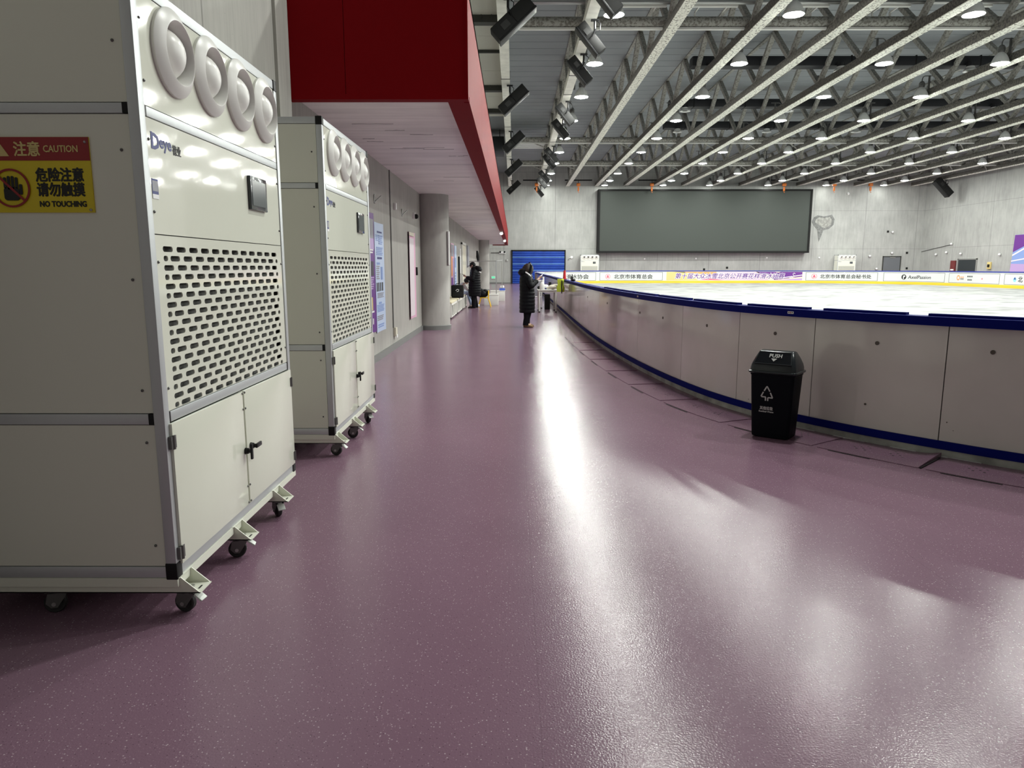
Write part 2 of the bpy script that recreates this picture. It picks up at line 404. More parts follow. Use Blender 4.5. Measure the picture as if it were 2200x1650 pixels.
# corrugated roof deck, ribs across the hall
prof = []
y = 4.0
while y < YB:
    prof += [(y, ZR), (y+.80, ZR), (y+.82, ZR+.025), (y+.86, ZR+.025)]; y += .88
prof.append((YB, ZR))
rd = MB()
for (ya, za), (yb, zb) in zip(prof, prof[1:]):
    vs = [rd.bm.verts.new(p) for p in ((-.4, ya, za), (XR, ya, za), (XR, yb, zb), (-.4, yb, zb))]; rd._f(vs)
rd.box(-.5, XR+.3, -7, YB+.3, ZR+.12, ZR+.3)
tag(rd.build('ceiling', M['deck']), kind='structure')
cl = MB()
for i in range(8): cl.box(XW, -.36, 4+i*4.36, 4+i*4.36+4.34, 9.3, 9.42)
tag(cl.build('ceiling_left', M['cream']), kind='structure')
tag(MB().box(XW, -.36, 38.95, YB, 9.9, 10.0).build('ceiling_far', M['deck']), kind='structure')
for i, (yy, w, h) in enumerate(((23.9, .34, .22), (27.4, .10, .10), (32.6, .34, .22), (37.2, .30, .2))):
    j = MB().box(XW, -.42, yy-w/2, yy+w/2, 9.3-h, 9.3)
    for k in range(5):
        if w > .2: j.box(-2.0+k*.32, -1.97+k*.32, yy-w/2-.03, yy-w/2, 9.2, 9.3)
    tag(j.build('ceiling_joist', M['darksteel']), '%s dark joist from the front under the cream ceiling strip' % ORD[i], 'beam', 'joists under the cream ceiling')

# round columns
for i, yc in enumerate((17.45, 46.0)):
    c = MB().cyl((-1.97, yc, 0), (-1.97, yc, 3.2), .40, seg=48).build('column', M['column'])
    tag(c, ('nearer' if i == 0 else 'farther') + ' round concrete column against the left wall', 'column', kind='structure')
    MB().lathe([(.40, 0), (.425, 0), (.425, .10), (.40, .11)], 48, Matrix.Translation((-1.97, yc, 0))).build('baseboard', M['base'], c)

# red balcony over the walkway
ba = link('balcony', None); tag(ba, 'red metal clad balcony over the walkway with a white underside', 'balcony', kind='structure'); ba.location = (0, 0, 0)
BX, BY0, BY1, BZ = -.449, 7.323, 54.9, 3.18
pb = MB()
for a, b in ((XW, -1.655), (-1.650, BX-.02)): pb.box(a, b, BY0, BY0+.05, BZ, 4.2)
pb.box(BX-.02, BX, BY0-.004, BY0+.05, BZ, 4.2)
pb.build('front_panel', M['red'], ba)
fb = MB(); yy = BY0+.05
while yy < BY1-.1:
    y2 = min(yy+3.0, BY1); fb.box(BX-.05, BX, yy, y2-.006, BZ, 4.2); yy = y2
fb.build('fascia_panel', M['red_side'], ba)
MB().box(XW, BX, BY0, BY0+.13, 3.13, BZ).box(-.66, BX, BY0+.13, BY1, 3.13, BZ).box(-1.62, BX, BY1-.1, BY1, 3.13, BZ+.02).box(BX-.05, BX+.004, BY0+.135, BY1-.11, 3.126, 3.179).build('lower_lip', M['red'], ba)
MB().box(XW, -.64, BY0+.1, BY1, 3.20, 3.30).build('soffit', M['soffit'], ba)
MB().box(XW, BX, BY0, BY1, 4.14, 4.20).build('balcony_floor', M['darksteel'], ba)
cr = MB()
for (x, y, w) in [(-1.7, 8.9, .5), (-1.5, 9.3, .25), (-1.95, 9.9, .16), (-1.9, 10.1, .22), (-1.3, 10.6, .6), (-1.1, 10.75, .45), (-1.55, 10.7, .5), (-.95, 11.4, .12), (-.82, 11.4, .1), (-.75, 11.35, .08), (-1.2, 9.6, .3), (-1.1, 14, .5), (-1.4, 14.6, .4)]:
    n = 5; pts = [(x-w/2+w*i/n, y+random.uniform(-.012, .012)) for i in range(n+1)]
    poly = [(px, py-random.uniform(.002, .010)) for px, py in pts]+[(px, py+random.uniform(.002, .010)) for px, py in pts[::-1]]
    cr.prism(poly, .003, Matrix.Translation((0, 0, 3.198)))
cr.build('crack', M['ink'], ba)
for i, (x, y) in enumerate(((-.58, 33.3), (-.55, 42.7))):
    t = thing('downlight', '%s small white spot lamp under the red balcony edge' % ('nearer' if i == 0 else 'farther'), 'lamp', (x, y, 3.13), group='spot lamps under the balcony')
    MB().cyl((0,0,0), (0,0,-.05), .07, .07, 16).build('housing', M['white'], t)
    MB().lathe([(.06, -.05), (.085, -.11), (.05, -.16), (.001, -.17)], 16).build('lamp_globe', M['litwhite'], t)

# ------------------------------------------------------------------ roof trusses
ZC = 8.70
def tx(k): return 4.86+2.592*k
CH_Y0, CH_Y1 = 6.0, YB-.05
bot = MB().box(-.165, .165, CH_Y0, CH_Y1, ZC, ZC+.035).mesh('bottom_flange')
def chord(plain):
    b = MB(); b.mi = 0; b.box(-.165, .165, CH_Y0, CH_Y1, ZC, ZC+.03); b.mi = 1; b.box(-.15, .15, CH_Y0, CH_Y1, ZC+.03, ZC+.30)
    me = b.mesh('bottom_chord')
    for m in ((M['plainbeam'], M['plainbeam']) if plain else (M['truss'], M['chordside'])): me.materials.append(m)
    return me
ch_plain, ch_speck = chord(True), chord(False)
top_me = MB().box(-.07, .07, CH_Y0, CH_Y1, ZR-.045, ZR).mesh('top_chord'); top_me.materials.append(M['web'])
PER = 3.65
def diag(sgn):
    b = MB(); a = Vector((0, 0, ZC+.28)); e = Vector((0, sgn*PER/2*.97, ZR-.03)); d = e-a; L = d.length; d.normalize()
    ez = d; ex = Vector((1, 0, 0)); ey = ez.cross(ex)
    mx = Matrix((ex, ey, ez)).transposed().to_4x4(); mx.translation = a
    b.box(-.085, .085, -.075, .075, 0, L, mx); me = b.mesh('diagonal'); me.materials.append(M['web']); return me
dg_me = {1: diag(1), -1: diag(-1)}
strap_me = MB().box(-.18, .18, -.025, .025, -.012, .0).box(-.18, -.168, -.025, .025, 0, .3).box(.168, .18, -.025, .025, 0, .3).mesh('strap'); strap_me.materials.append(M['black'])
for k in range(-2, 13):
    n = k+3
    if k == -2: lab = 'plain off-white beam above the walkway carrying the left row of black loudspeakers'
    elif k == -1: lab = 'plain off-white truss carrying the right row of tilted loudspeakers'
    else: lab = '%s speckled white steel truss counted from the left, after the two plain beams' % ORD[k]
    t = thing('roof_truss', lab, 'truss', (tx(k), 0, 0), group='roof trusses running along the hall')
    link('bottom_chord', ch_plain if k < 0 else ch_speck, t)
    if k > -2:
        link('top_chord', top_me, t)
        yy = 31.0-PER*5
        while yy < YB-1:
            for s_ in (-1, 1):
                o = link('diagonal', dg_me[s_], t); o.location = (0, yy, 0)
            yy += PER
    else:
        MB().box(-.05, .05, CH_Y0, CH_Y1, ZC+.3, ZR).build('hanger_web', M['plainbeam'], t)
    if k < 0:
        for yy in ((18.5, 29.0, 38.5, 48.4, 60.4) if k == -2 else (24.2, 28.5, 31.5, 35.3, 43.0, 52.5, 62.5)):
            o = link('strap', strap_me, t); o.location = (0, yy, ZC)

# cross girders
for i, (yy, r) in enumerate(((24.0, .15), (45.0, .15), (54.6, .15))):
    t = thing('cross_girder', '%s round steel girder crossing above the trusses' % ('nearest', 'middle', 'farthest')[i][:] if 0 else '%s mottled round girder crossing the hall under the roof' % ('nearest', 'middle', 'farthest')[i], 'girder', (0, yy, 0), group='girders across the hall')
    MB().cyl((-.1, 0, 9.17), (XR-.03, 0, 9.17), r, seg=16).build('tube', M['girder'], t)
    MB().box(-.1, XR-.03, -.05, .05, 8.93, 8.99).build('bottom_strip', M['strip'], t)
    if i == 0:
        for x0, x1 in ((2.9, 4.7), (5.4, 6.9), (8.1, 9.7), (11.0, 12.2), (13.4, 14.7)): MB().rbox(x0, x1, -.65, -.53, 9.40, 9.47, .02).box(x0+.3, x0+.34, -.6, 0, 9.42, 9.46).box(x1-.34, x1-.3, -.6, 0, 9.42, 9.46).box(x0+.3, x0+.34, -.03, .03, 9.2, 9.46).box(x1-.34, x1-.3, -.03, .03, 9.2, 9.46).build('white_batten', M['strip'], t)
    if i:
        for k in range(-1, 13):
            x = tx(k); MB().cyl((x-1.0, 0, 8.95), (x-.1, 1.1, 8.80), .035, seg=6).build('brace', M['girder'], t)
for i, (z, x0, x1, r) in enumerate(((9.52, 0, XR, .06),)):
    tag(MB().cyl((x0, 23.0+.35, z), (x1-.03, 23.0+.35, z), r, seg=10).build('conduit', M['steel']), 'thin galvanised pipe crossing above the nearest round girder', 'pipe')
# black ducts with round diffusers
DU = (22.6, 30.6, 38.0, 43.6)
for i, yy in enumerate(DU):
    x0 = (9.2, 7.2, 7.9, 8.8)[i]
    t = thing('air_duct', '%s black air duct from the front, crossing above the trusses' % ORD[i], 'duct', (0, yy, 0), group='black ducts under the roof')
    MB().rbox(x0, XR-.03, -.3, .3, 9.52, 9.92, .08).build('duct_body', M['duct'], t)
    bands = MB(); x = x0+1.2
    while x < XR-1: bands.box(x, x+.04, -.31, .31, 9.51, 9.93); x += 2.6
    bands.build('duct_flange', M['blackmat'], t)
    for k in range(5):
        x = x0+.75+k*5.2
        d = MB().lathe([(.15, 9.53), (.16, 9.40), (.27, 9.30), (.27, 9.27), (.14, 9.30)], 18, Matrix.Translation((x, -.42, 0))); d.mi = 1
        d.cyl((x, -.42, 9.46), (x, -.42, 9.60), .16, seg=16); d.box(x-.1, x+.1, -.42, -.2, 9.55, 9.65)
        d.build('diffuser', [M['bell'], M['duct']], t)
tag(MB().rbox(-2.1, -.6, 45.4, 47.6, 8.55, 9.45, .06).box(-1.9, -1.86, 45.6, 45.64, 9.4, 9.88).box(-.9, -.86, 45.6, 45.64, 9.4, 9.88).build('air_duct', M['duct']), 'bulky black duct above the left walkway behind the red balcony', 'duct')
gd = MB()
for k in range(7): gd.box(-.2+.02, 2.0, 46.2+k*.5, 46.5+k*.5, 9.35-.0*k, 9.5)
tag(gd.build('louvre_panel', M['bell']), 'ribbed silver louvre panel between the two plain beams', 'louvre')

# ------------------------------------------------------------------ high bay lamps
def lamp_proto():
    t = thing('high_bay_lamp', '', 'lamp')
    MB().lathe([(.300, 0), (.302, .012), (.290, .03), (.262, .12), (.222, .22), (.165, .31), (.10, .37), (.095, .40), (.085, .40), (.092, .365), (.155, .30), (.212, .215), (.252, .115), (.280, .025), (.290, .002), (.300, 0)], 22).build('bell_shade', M['bell'], t)
    ln = MB(); n = 12
    vs = [ln.bm.verts.new((.280*math.cos(2*PI*i/n), .280*math.sin(2*PI*i/n), .012)) for i in range(n)]
    v2_ = [ln.bm.verts.new((.17*math.cos(2*PI*i/n), .17*math.sin(2*PI*i/n), -.03)) for i in range(n)]
    for i in range(n): ln.bm.faces.new((vs[i], v2_[i], v2_[(i+1) % n], vs[(i+1) % n]))
    f = ln.bm.faces.new(v2_[::-1])
    bmesh.ops.recalc_face_normals(ln.bm, faces=ln.bm.faces[:])
    if f.normal.z > 0: bmesh.ops.reverse_faces(ln.bm, faces=ln.bm.faces[:])
    me = bpy.data.meshes.new('lamp_lens'); ln.bm.to_mesh(me); ln.bm.free(); me.materials.append(M['lens']); link('lamp_lens', me, t)
    h = MB(); h.lathe([(.001, .38), (.10, .38), (.115, .42), (.115, .56), (.09, .60), (.06, .63), (.001, .63)], 14)
    for k in range(4): h.lathe([(.118, .43+k*.035), (.128, .44+k*.035), (.118, .45+k*.035)], 14)
    h.build('ballast_housing', M['darkzinc'], t)
    return t
LP = lamp_proto()
hook_me = {}
for s_ in (1, -1):
    pts = [(0, 0, .62), (0, 0, .72), (-s_*.03, 0, .80), (-s_*.10, 0, .85), (-s_*.46, 0, .85), (-s_*.50, 0, .85)]
    pts = [(0, 0, .62), (s_*.0, 0, .70), (s_*.02, 0, .78), (s_*.07, 0, .82), (s_*.13, 0, .80), (s_*.15, 0, .74)] if 0 else pts
    me = MB().tube(pts, .02, 8).box(-s_*.30-.03, -s_*.30+.03, -.03, .03, .30, .87).box(-s_*.30, -s_*.46, -.02, .02, .30, .36).mesh('hook_arm'); me.materials.append(M['darkzinc']); hook_me[s_] = me
LX = [(tx(-1)+.62, 1), (tx(1)+.62, 1), (tx(3)+.62, 1), (tx(5)-.42, -1), (tx(7)-.42, -1), (tx(9)-.44, -1), (tx(11)-.5, -1)]
LY = [6.9, 11.9, 16.9, 21.9, 26.9, 31.9, 36.9, 41.8, 46.7, 51.6, 57.0, 61.6, 65.0]
first = True
for j, yy in enumerate(LY):
    for i, (xx, sg) in enumerate(LX):
        if first: o = LP; first = False
        else: o = copy_tree(LP)
        if len([c for c in o.children if c.name.startswith('hook_arm')]) == 0: link('hook_arm', hook_me[sg], o)
        else:
            for c in o.children:
                if c.name.startswith('hook_arm'): c.data = hook_me[sg]
        o.location = (xx, yy, ZC-.02)
        if yy > 64:
            for c in o.children:
                if c.name.startswith('lamp_lens'):
                    if 'dim_lens' not in bpy.data.meshes: dm = c.data.copy(); dm.name = 'dim_lens'; dm.materials.clear(); dm.materials.append(M['lensdim'])
                    c.data = bpy.data.meshes['dim_lens']
        infr = j >= 3 and xx/yy < .70
        if infr: lab = 'bell lamp, %s from the left in the %s visible row from the front' % (ORD[i], ORD[j-3])
        else: lab = 'bell shaped high bay lamp hanging over the rink outside the view'
        tag(o, lab, 'lamp', 'high bay lamps over the rink')

# ------------------------------------------------------------------ black box loudspeakers under the two plain beams
def speaker(loc, L, tilt, lab, grp, yaw=0):
    t = thing('loudspeaker', lab, 'loudspeaker', loc, yaw, grp)
    mx = Matrix.Rotation(R(tilt), 4, 'Y')
    W, D = L*.36, L*.30
    b = MB(); b.rbox(-L/2, -.01, -W/2, W/2, -D, 0, .03, mx).rbox(.01, L/2, -W/2, W/2, -D, 0, .03, mx).box(-.02, .02, -W/2+.02, W/2-.02, -D+.02, -.01, mx)
    b.build('cabinet', M['blackmat'], t)
    MB().rbox(-L/2-.01, L/2+.01, -W/2-.015, W/2+.015, -D-.05, -D+.01, .015, mx).build('grille', M['black'], t)
    MB().box(-L*.30, -L*.12, -W/2-.012, -W/2+.01, -D*.75, -D*.3, mx).build('terminal_box', M['ink'], t)
    yk = MB(); top = Vector((0, 0, ZC-loc[2])); c0 = mx @ Vector((0, 0, 0))
    yk.box(-.12, .12, -.06, .06, top.z-.05, top.z-.012); yk.cyl((0, 0, top.z-.05), (0, 0, .12), .035, seg=8); yk.cyl((0, -W/2-.03, .1), (0, W/2+.03, .1), .03, seg=8)
    for s_ in (-1, 1): yk.tube([(0, s_*(W/2+.03), .1), mx @ Vector((0, s_*(W/2+.03), -D*.4))], .02, 6)
    yk.build('yoke_bracket', M['black'], t)
    MB().tube([(.05, 0, top.z-.04), (.16, -.05, top.z-.14), (.14, -.1, .12), mx @ Vector((-.05, -W/4, -.02))], .012, 6).build('cable', M['black'], t)
    return t
for i, yy in enumerate((20.6, 29.9, 39.6, 49.6, 61.4)):
    speaker((tx(-2)+.16, yy, 8.28), 1.3, -42, 'black loudspeaker, %s from the front under the left plain beam' % ORD[i], 'loudspeakers in the left row')
for i, yy in enumerate((18.9, 22.3, 25.7, 32.7, 36.1, 44.3, 46.8, 54.5, 58.0, 65.0)):
    speaker((tx(-1)+.12, yy, 8.25), 1.0, 50, 'tilted box loudspeaker, %s from the front under the second plain beam' % ORD[i], 'loudspeakers in the right row')
t = speaker((36.0, 61.0, 8.25), 1.7, 45, 'large black loudspeaker hanging alone near the right wall', None)

# orange chain hoists by the back wall
for i, (x, z) in enumerate(((2.0, 8.95), (5.68, 8.6), (12.15, 8.6), (23.8, 8.55), (28.2, 8.8), (31.4, 8.9))):
    t = thing('chain_hoist', 'orange chain hoist near the back wall, %s from the left' % ORD[i], 'hoist', (x, 64.35, 8.58), group='orange hoists by the back wall')
    MB().rbox(-.16, .16, -.12, .12, -.05, .22, .04).rbox(-.07, .07, -.07, .07, -.45, -.1, .02).build('motor', M['orange'], t)
    MB().cyl((0, 0, .2), (0, 0, .5), .02, seg=6).box(-1.2, 1.2, -.04, .04, .42, .52).build('hanger_bar', M['blackmat'], t)
    MB().tube([(0, 0, -.45), (0, 0, -.55), (.05, 0, -.6), (.08, 0, -.55)], .02, 6).build('hook', M['orange'], t)

# ------------------------------------------------------------------ back wall: screen, doors and small fittings
t = thing('led_screen', 'huge blank grey display screen with a black frame on the back wall', 'screen', (17.1, 65.35, 5.58))
MB().box(-9.42, 9.42, -.25, .649, -2.68, 2.66).build('screen_panel', M['led'], t)
f = MB(); f.box(-9.55, -9.38, -.32, .6, -2.80, 2.78).box(9.38, 9.55, -.32, .6, -2.80, 2.78).box(-9.4, 9.4, -.32, .6, -2.80, -2.64).box(-9.4, 9.4, -.32, .6, 2.62, 2.78)
f.build('screen_frame', M['blackmat'], t)
d1 = link('door_1', None); d1.location = (2.26, YB, 0); tag(d1, 'wide blue roller door in the back wall', 'door', kind='structure')
pr = MB(); nn = 15; hh = 2.95/nn
prof = []
for i in range(nn): prof += [(-.05, i*hh), (-.10, i*hh+.03), (-.10, (i+1)*hh-.03)]
prof.append((-.05, 2.95))
for (ya, za), (yb, zb) in zip(prof, prof[1:]):
    vs = [pr.bm.verts.new(p) for p in ((-2.38, ya, za), (2.38, ya, za), (2.38, yb, zb), (-2.38, yb, zb))]; pr._f(vs)
pr.box(-2.38, 2.38, -.05, -.001, 0, 2.95)
pr.build('shutter', M['roller'], d1)
sl = MB()
for z in (1.18, 1.78, 2.38): sl.box(-2.38, 2.38, -.115, -.10, z, z+.03)
sl.build('slat_line', M['cyan'], d1)
MB().box(-2.5, -2.38, -.13, 0, 0, 3.02).box(2.38, 2.48, -.13, 0, 0, 3.02).box(-2.5, 2.48, -.13, 0, 2.95, 3.06).build('door_frame', M['blackmat'], d1)
d2 = link('door_2', None); d2.location = (34.66, YB, 0); tag(d2, 'grey metal door in the back wall near the right corner', 'door', kind='structure')
MB().box(-.76, .76, -.05, 0, 0, 2.42).build('door_leaf', M['greydoor'], d2)
MB().box(-.84, -.76, -.07, 0, 0, 2.5).box(.76, .84, -.07, 0, 0, 2.5).box(-.84, .84, -.07, 0, 2.42, 2.5).build('door_frame', M['darksteel'], d2)
MB().box(-.2, .3, -.08, -.05, 2.33, 2.40).build('door_closer', M['steel'], d2)
d3 = link('door_3', None); d3.location = (XR, 59.1, 0); tag(d3, 'dark door in the right wall', 'door', kind='structure')
MB().box(-.05, 0, -1.15, 1.15, 0, 2.1).build('door_leaf', M['darkdoor'], d3)
MB().box(-.08, 0, -1.15, -1.25, 0, 2.2).box(-.08, 0, 1.15, 1.25, 0, 2.2).box(-.08, 0, -1.25, 1.25, 2.1, 2.2).build('door_frame', M['steel'], d3)
t = thing('fire_cabinet', 'dark red fire hose cabinet on the right wall beside the dark door', 'cabinet', (XR-.02, 60.9, 1.1))
MB().rbox(-.12, 0, -.32, .32, -.95, .95, .02).build('box', M['firered'], t); MB().box(-.128, -.12, -.22, .22, .12, .24).build('plate', M['white'], t)
t = thing('control_box', 'small yellowish control box on the right wall', 'box', (XR, 56.3, 1.6))
MB().rbox(-.12, 0, -.2, .2, -.25, .3, .02).build('housing', M['gold'], t); MB().rbox(-.18, -.12, -.14, .08, -.1, .12, .02).build('cover', M['blackmat'], t)
t = thing('banner', 'blue and violet banner standing at the right wall', 'banner', (XR-.25, 52.6, 0))
bn = MB(); bn.prism([(-1.05, 0), (1.6, 0), (1.6, 3.85), (-.82, 3.85)], .03, frame((0, 0, 0), (0, -1, 0), (0, 0, 1))); bn.build('sheet', M['posterblue2'], t)
MB().prism([(-1.0, 1.0), (1.6, .4), (1.6, 1.7), (-.95, 1.75)], .004, frame((-.035, 0, 0), (0, -1, 0), (0, 0, 1))).build('printed_block', M['lilac'], t)
MB().prism([(-.9, 2.3), (1.6, 3.3), (1.6, 3.42), (-.9, 2.42)], .004, frame((-.036, 0, 0), (0, -1, 0), (0, 0, 1))).prism([(-.95, 1.9), (1.6, 2.2), (1.6, 2.3), (-.95, 1.98)], .004, frame((-.036, 0, 0), (0, -1, 0), (0, 0, 1))).build('printed_block', M['posterwhite'], t)
MB().prism([(-.88, 2.6), (1.6, 3.5), (1.6, 3.84), (-.82, 3.84)], .004, frame((-.034, 0, 0), (0, -1, 0), (0, 0, 1))).build('printed_block', M['purple'], t)
# plaster repair patch, funnel shaped
pp = [(27.1, 5.55), (27.25, 5.95), (27.6, 6.15), (28.2, 6.05), (28.9, 6.2), (29.15, 5.8), (29.1, 5.3), (28.7, 4.95), (28.2, 4.8), (28.0, 4.2), (27.85, 3.8), (27.75, 4.3), (27.65, 4.9), (27.35, 5.2)]
pt_ = MB().prism(pp, .02, frame((0, YB, 0), (1, 0, 0), (0, 0, 1))).build('plaster_patch', M['greywall'], wb); pt_['label'] = 'grey funnel shaped plaster repair'
MB().prism([(x+(x-28.2)*-.25, z+(z-5.5)*-.28) for x, z in pp[:9]], .03, frame((0, YB, 0), (1, 0, 0), (0, 0, 1))).build('raised_middle', M['curb'], pt_)
fits = [('wall_lamp', (30.2, YB, 8.05), 'round wall lamp high on the back wall right of the screen'), ('wall_lamp', (34.6, YB, 2.78), 'small white lamp above the grey door'), ('wall_lamp', (32.6, YB, 2.5), 'small white lamp left of the grey door'),
        ('wall_lamp', (34.5, YB, 4.65), 'pale round fitting high above the grey door'), ('wall_lamp', (33.3, YB, 1.35), 'small white fitting low beside the grey door')]
for nm, (x, y, z), lb in fits:
    t = thing(nm, lb, 'lamp', (x, y, z)); MB().cyl((0, 0, 0), (0, -.06, 0), .12, .12, 14).build('base', M['steel'], t); MB().ball((0, -.10, 0), .10, seg=12).build('globe', M['white'], t)
for i, (x, z) in enumerate(((12.0, 2.25), (16.7, 2.28), (23.2, 2.35), (28.0, 2.36))):
    t = thing('socket_box', 'small white fitting on the wall below the screen, %s from the left' % ORD[i], 'fitting', (x, YB, z), group='fittings under the screen'); MB().rbox(-.07, .07, -.06, 0, -.07, .07, .02).build('cover', M['white'], t)
for i, (x, z) in enumerate(((36.0, 2.8), (36.1, 1.4), (34.1, 4.7), (19.6, 1.45), (17.5, 1.3))):
    t = thing('socket_box', 'small black fitting on the back wall %s' % ('upper one in the right corner', 'lower one in the right corner', 'beside the pale fitting above the grey door', 'right one above the purple advert', 'left one above the purple advert')[i], 'fitting', (x, YB, z)); MB().rbox(-.09, .09, -.05, 0, -.09, .09, .02).build('cover', M['blackmat'], t)
for i, (y, z, lb) in enumerate(((61.4, 3.45, 'white lamp at the end of the thin pipe on the right wall'), (63.5, 2.6, 'small round lamp left of the fire hose cabinet'), (62.0, 2.75, 'pale lamp above the fire hose cabinet'), (60.0, 2.6, 'small lamp above the dark door'), (55.2, 2.45, 'small lamp above the yellowish control box'))):
    t = thing('wall_lamp', lb, 'lamp', (XR, y, z)); MB().cyl((0, 0, 0), (-.06, 0, 0), .1, seg=12).build('base', M['steel'], t); MB().ball((-.10, 0, 0), .10, seg=12).build('globe', M['white'], t)
tag(MB().cyl((XR-.03, 65.9, 2.9), (XR-.03, 61.5, 3.4), .02, seg=6).build('conduit', M['darksteel']), 'thin dark pipe on the right wall leading to a lamp', 'pipe')
tag(MB().cyl((-2.1, YB-.03, 2.8), (-1.3, YB-.03, 2.8), .03, seg=6).build('conduit', M['darksteel']), 'thin dark pipe on the back wall below the balcony end', 'pipe')
t = thing('wall_lamp', 'twin headed emergency lamp on the back wall below the balcony end', 'lamp', (-1.05, YB, 2.82)); MB().rbox(-.3, .3, -.1, 0, -.1, .1, .02).build('base', M['white'], t)
for s_ in (-1, 1): MB().ball((s_*.2, -.14, .05), .09, seg=10).build('lamp_head', M['black'], t)
t = thing('exit_sign', 'small lit green sign low on the back wall left of the blue door', 'sign', (-1.9, YB, .57)); MB().box(-.18, .18, -.04, 0, -.12, .12).build('housing', M['white'], t); MB().box(-.15, .15, -.045, -.04, -.09, .09).build('sign_face', M['green'], t)
t = thing('socket_box', 'small grey box on the back wall between balcony and blue door', 'fitting', (-.65, YB, 2.1)); MB().rbox(-.1, .1, -.06, 0, -.1, .1, .02).build('cover', M['steel'], t)
t = thing('wall_bracket', 'small metal bracket on the back wall right of the blue door', 'bracket', (5.3, YB, 2.35)); MB().tube([(-.3, -.05, -.2), (-.2, -.08, .0), (0, -.05, .05), (.15, -.05, .1)], .03, 6).build('arm', M['steel'], t); MB().cyl((0,0,.05), (0,-.08,.05), .12, seg=10).build('plate', M['bell'], t)

# ------------------------------------------------------------------ rink: ice, near barrier, far barrier
def catmull(P, n=8):
    out = []; Q = [P[0]]+P+[P[-1]]
    for i in range(1, len(Q)-2):
        p0, p1, p2, p3 = Q[i-1:i+3]
        for k in range(n):
            q = k/n
            out.append(tuple(.5*(2*p1[j]+(p2[j]-p0[j])*q+(2*p0[j]-5*p1[j]+4*p2[j]-p3[j])*q*q+(3*p1[j]-p0[j]-3*p2[j]+p3[j])*q**3) for j in (0, 1)))
    return out+[P[-1]]
def arc(c, r, a0, a1, n): return [(c[0]+r*math.cos(R(a0+(a1-a0)*i/n)), c[1]+r*math.sin(R(a0+(a1-a0)*i/n))) for i in range(n+1)]
class Path:
    def __init__(s, pts, side):
        s.p = pts; s.L = [0]; s.side = side
        for a, b in zip(pts, pts[1:]): s.L.append(s.L[-1]+math.dist(a, b))
    def at(s, t, off=0, z=0):
        """point at arc length t, moved by off towards the viewer's side of the board"""
        t = max(0, min(t, s.L[-1]-1e-6)); i = 0
        while t > s.L[i+1]: i += 1
        f = (t-s.L[i])/(s.L[i+1]-s.L[i]); a, b = s.p[i], s.p[i+1]
        def nrm(j):
            a, b = s.p[max(j-1, 0)], s.p[min(j+1, len(s.p)-1)]; v = Vector((b[1]-a[1], -(b[0]-a[0]))); return v.normalized()
        n = (nrm(i)*(1-f)+nrm(i+1)*f).normalized()*s.side
        return Vector((a[0]+(b[0]-a[0])*f+n.x*off, a[1]+(b[1]-a[1])*f+n.y*off, z))
    def sweep(s, mb, t0, t1, o0, o1, z0, z1, step=.22):
        n = max(1, int((t1-t0)/step)); rings = []
        for i in range(n+1):
            q = t0+(t1-t0)*i/n
            rings.append([s.at(q, o0, z0), s.at(q, o1, z0), s.at(q, o1, z1), s.at(q, o0, z1)])
        mb.ring_loft(rings, True, smooth=True); return mb
NEAR = Path(catmull([(1.62,52),(1.62,40),(1.62,30),(1.62,22),(1.62,18),(1.65,15),(1.73,12.5),(1.88,10.2),(2.12,8.3),(2.42,7.15),(2.86,6.3),(3.4,5.58),(4.0,4.95),(4.8,4.3),(6.2,3.4),(8.2,2.7),(11,2.4)], 8), 1)
FAR = Path(arc((10.12,52),8.5,180,90,24)+arc((23.1,52),8.5,90,0,24)+[(31.6,44),(31.6,36),(31.6,28)], 1)
# near: path runs towards the camera, right-hand normal = left (-x) = outside
assert NEAR.at(10, 1).x < 1.62 or NEAR.side == 1
if NEAR.at(10, 1).x > 1.62: NEAR.side = -1
if FAR.at(0.5, 1).x < 1.62: FAR.side = -1
outline = [NEAR.p[i] for i in range(len(NEAR.p))]
poly = [tuple(NEAR.at(NEAR.L[i], -.07).to_2d()) for i in range(len(NEAR.p)-1, -1, -1)]+[tuple(FAR.at(q_, 0).to_2d()) for q_ in FAR.L[1:]]+[(31.6, 11), (29, 5), (23, 2.6)]
ice = MB(); ice.prism([(x, y) for x, y in poly], .17, Matrix.Translation((0, 0, .001)))
tag(ice.build('floor_ice', M['ice']), 'white skated ice sheet inside the boards', 'ice', kind='structure')

nb = thing('rink_barrier', 'near curved rink barrier with grey-white panels and dark blue cap rail', 'barrier', (0, 0, 0))
seams = [0]
while seams[-1]+2.3 < 34.0: seams.append(seams[-1]+2.3)
seams += [34.5, 36.3, 38.0, 39.95, 41.44, 43.36, 44.69, 45.67, 46.8, 48.0, 49.3, 50.6, 52, 53.5, 55.2]
for a, b in zip(seams, seams[1:]): NEAR.sweep(MB(), a+.004, b-.004, 0, -.05, .125, 1.05).build('board_panel', M['panel'], nb)
NEAR.sweep(MB(), 0, 55.2, -.006, -.045, .06, 1.05, .4).build('backing_frame', M['darksteel'], nb)
NEAR.sweep(MB(), 0, 55.2, .022, -.05, .06, .125).build('kick_strip', M['blue'], nb)
NEAR.sweep(MB(), 0, 55.2, .012, -.16, 0, .06).build('curb', M['curb'], nb)
NEAR.sweep(MB(), 0, 55.2, .07, -.09, 1.045, 1.115).build('cap_rail', M['blue'], nb)
NEAR.sweep(MB(), 0, 55.2, -.05, -.09, .17, 1.05).build('inner_panel', M['panel_in'], nb)
for a, b in ((38.6, 39.6), (39.62, 40.30), (40.35, 41.21), (41.28, 42.29), (42.42, 43.51), (43.66, 44.63), (44.80, 45.575), (45.74, 46.47), (46.64, 47.9), (48.1, 49.3), (49.5, 50.6)):
    NEAR.sweep(MB(), a, b, .0, -.06, 1.115, 1.135).build('slot_cover', M['blue'], nb)
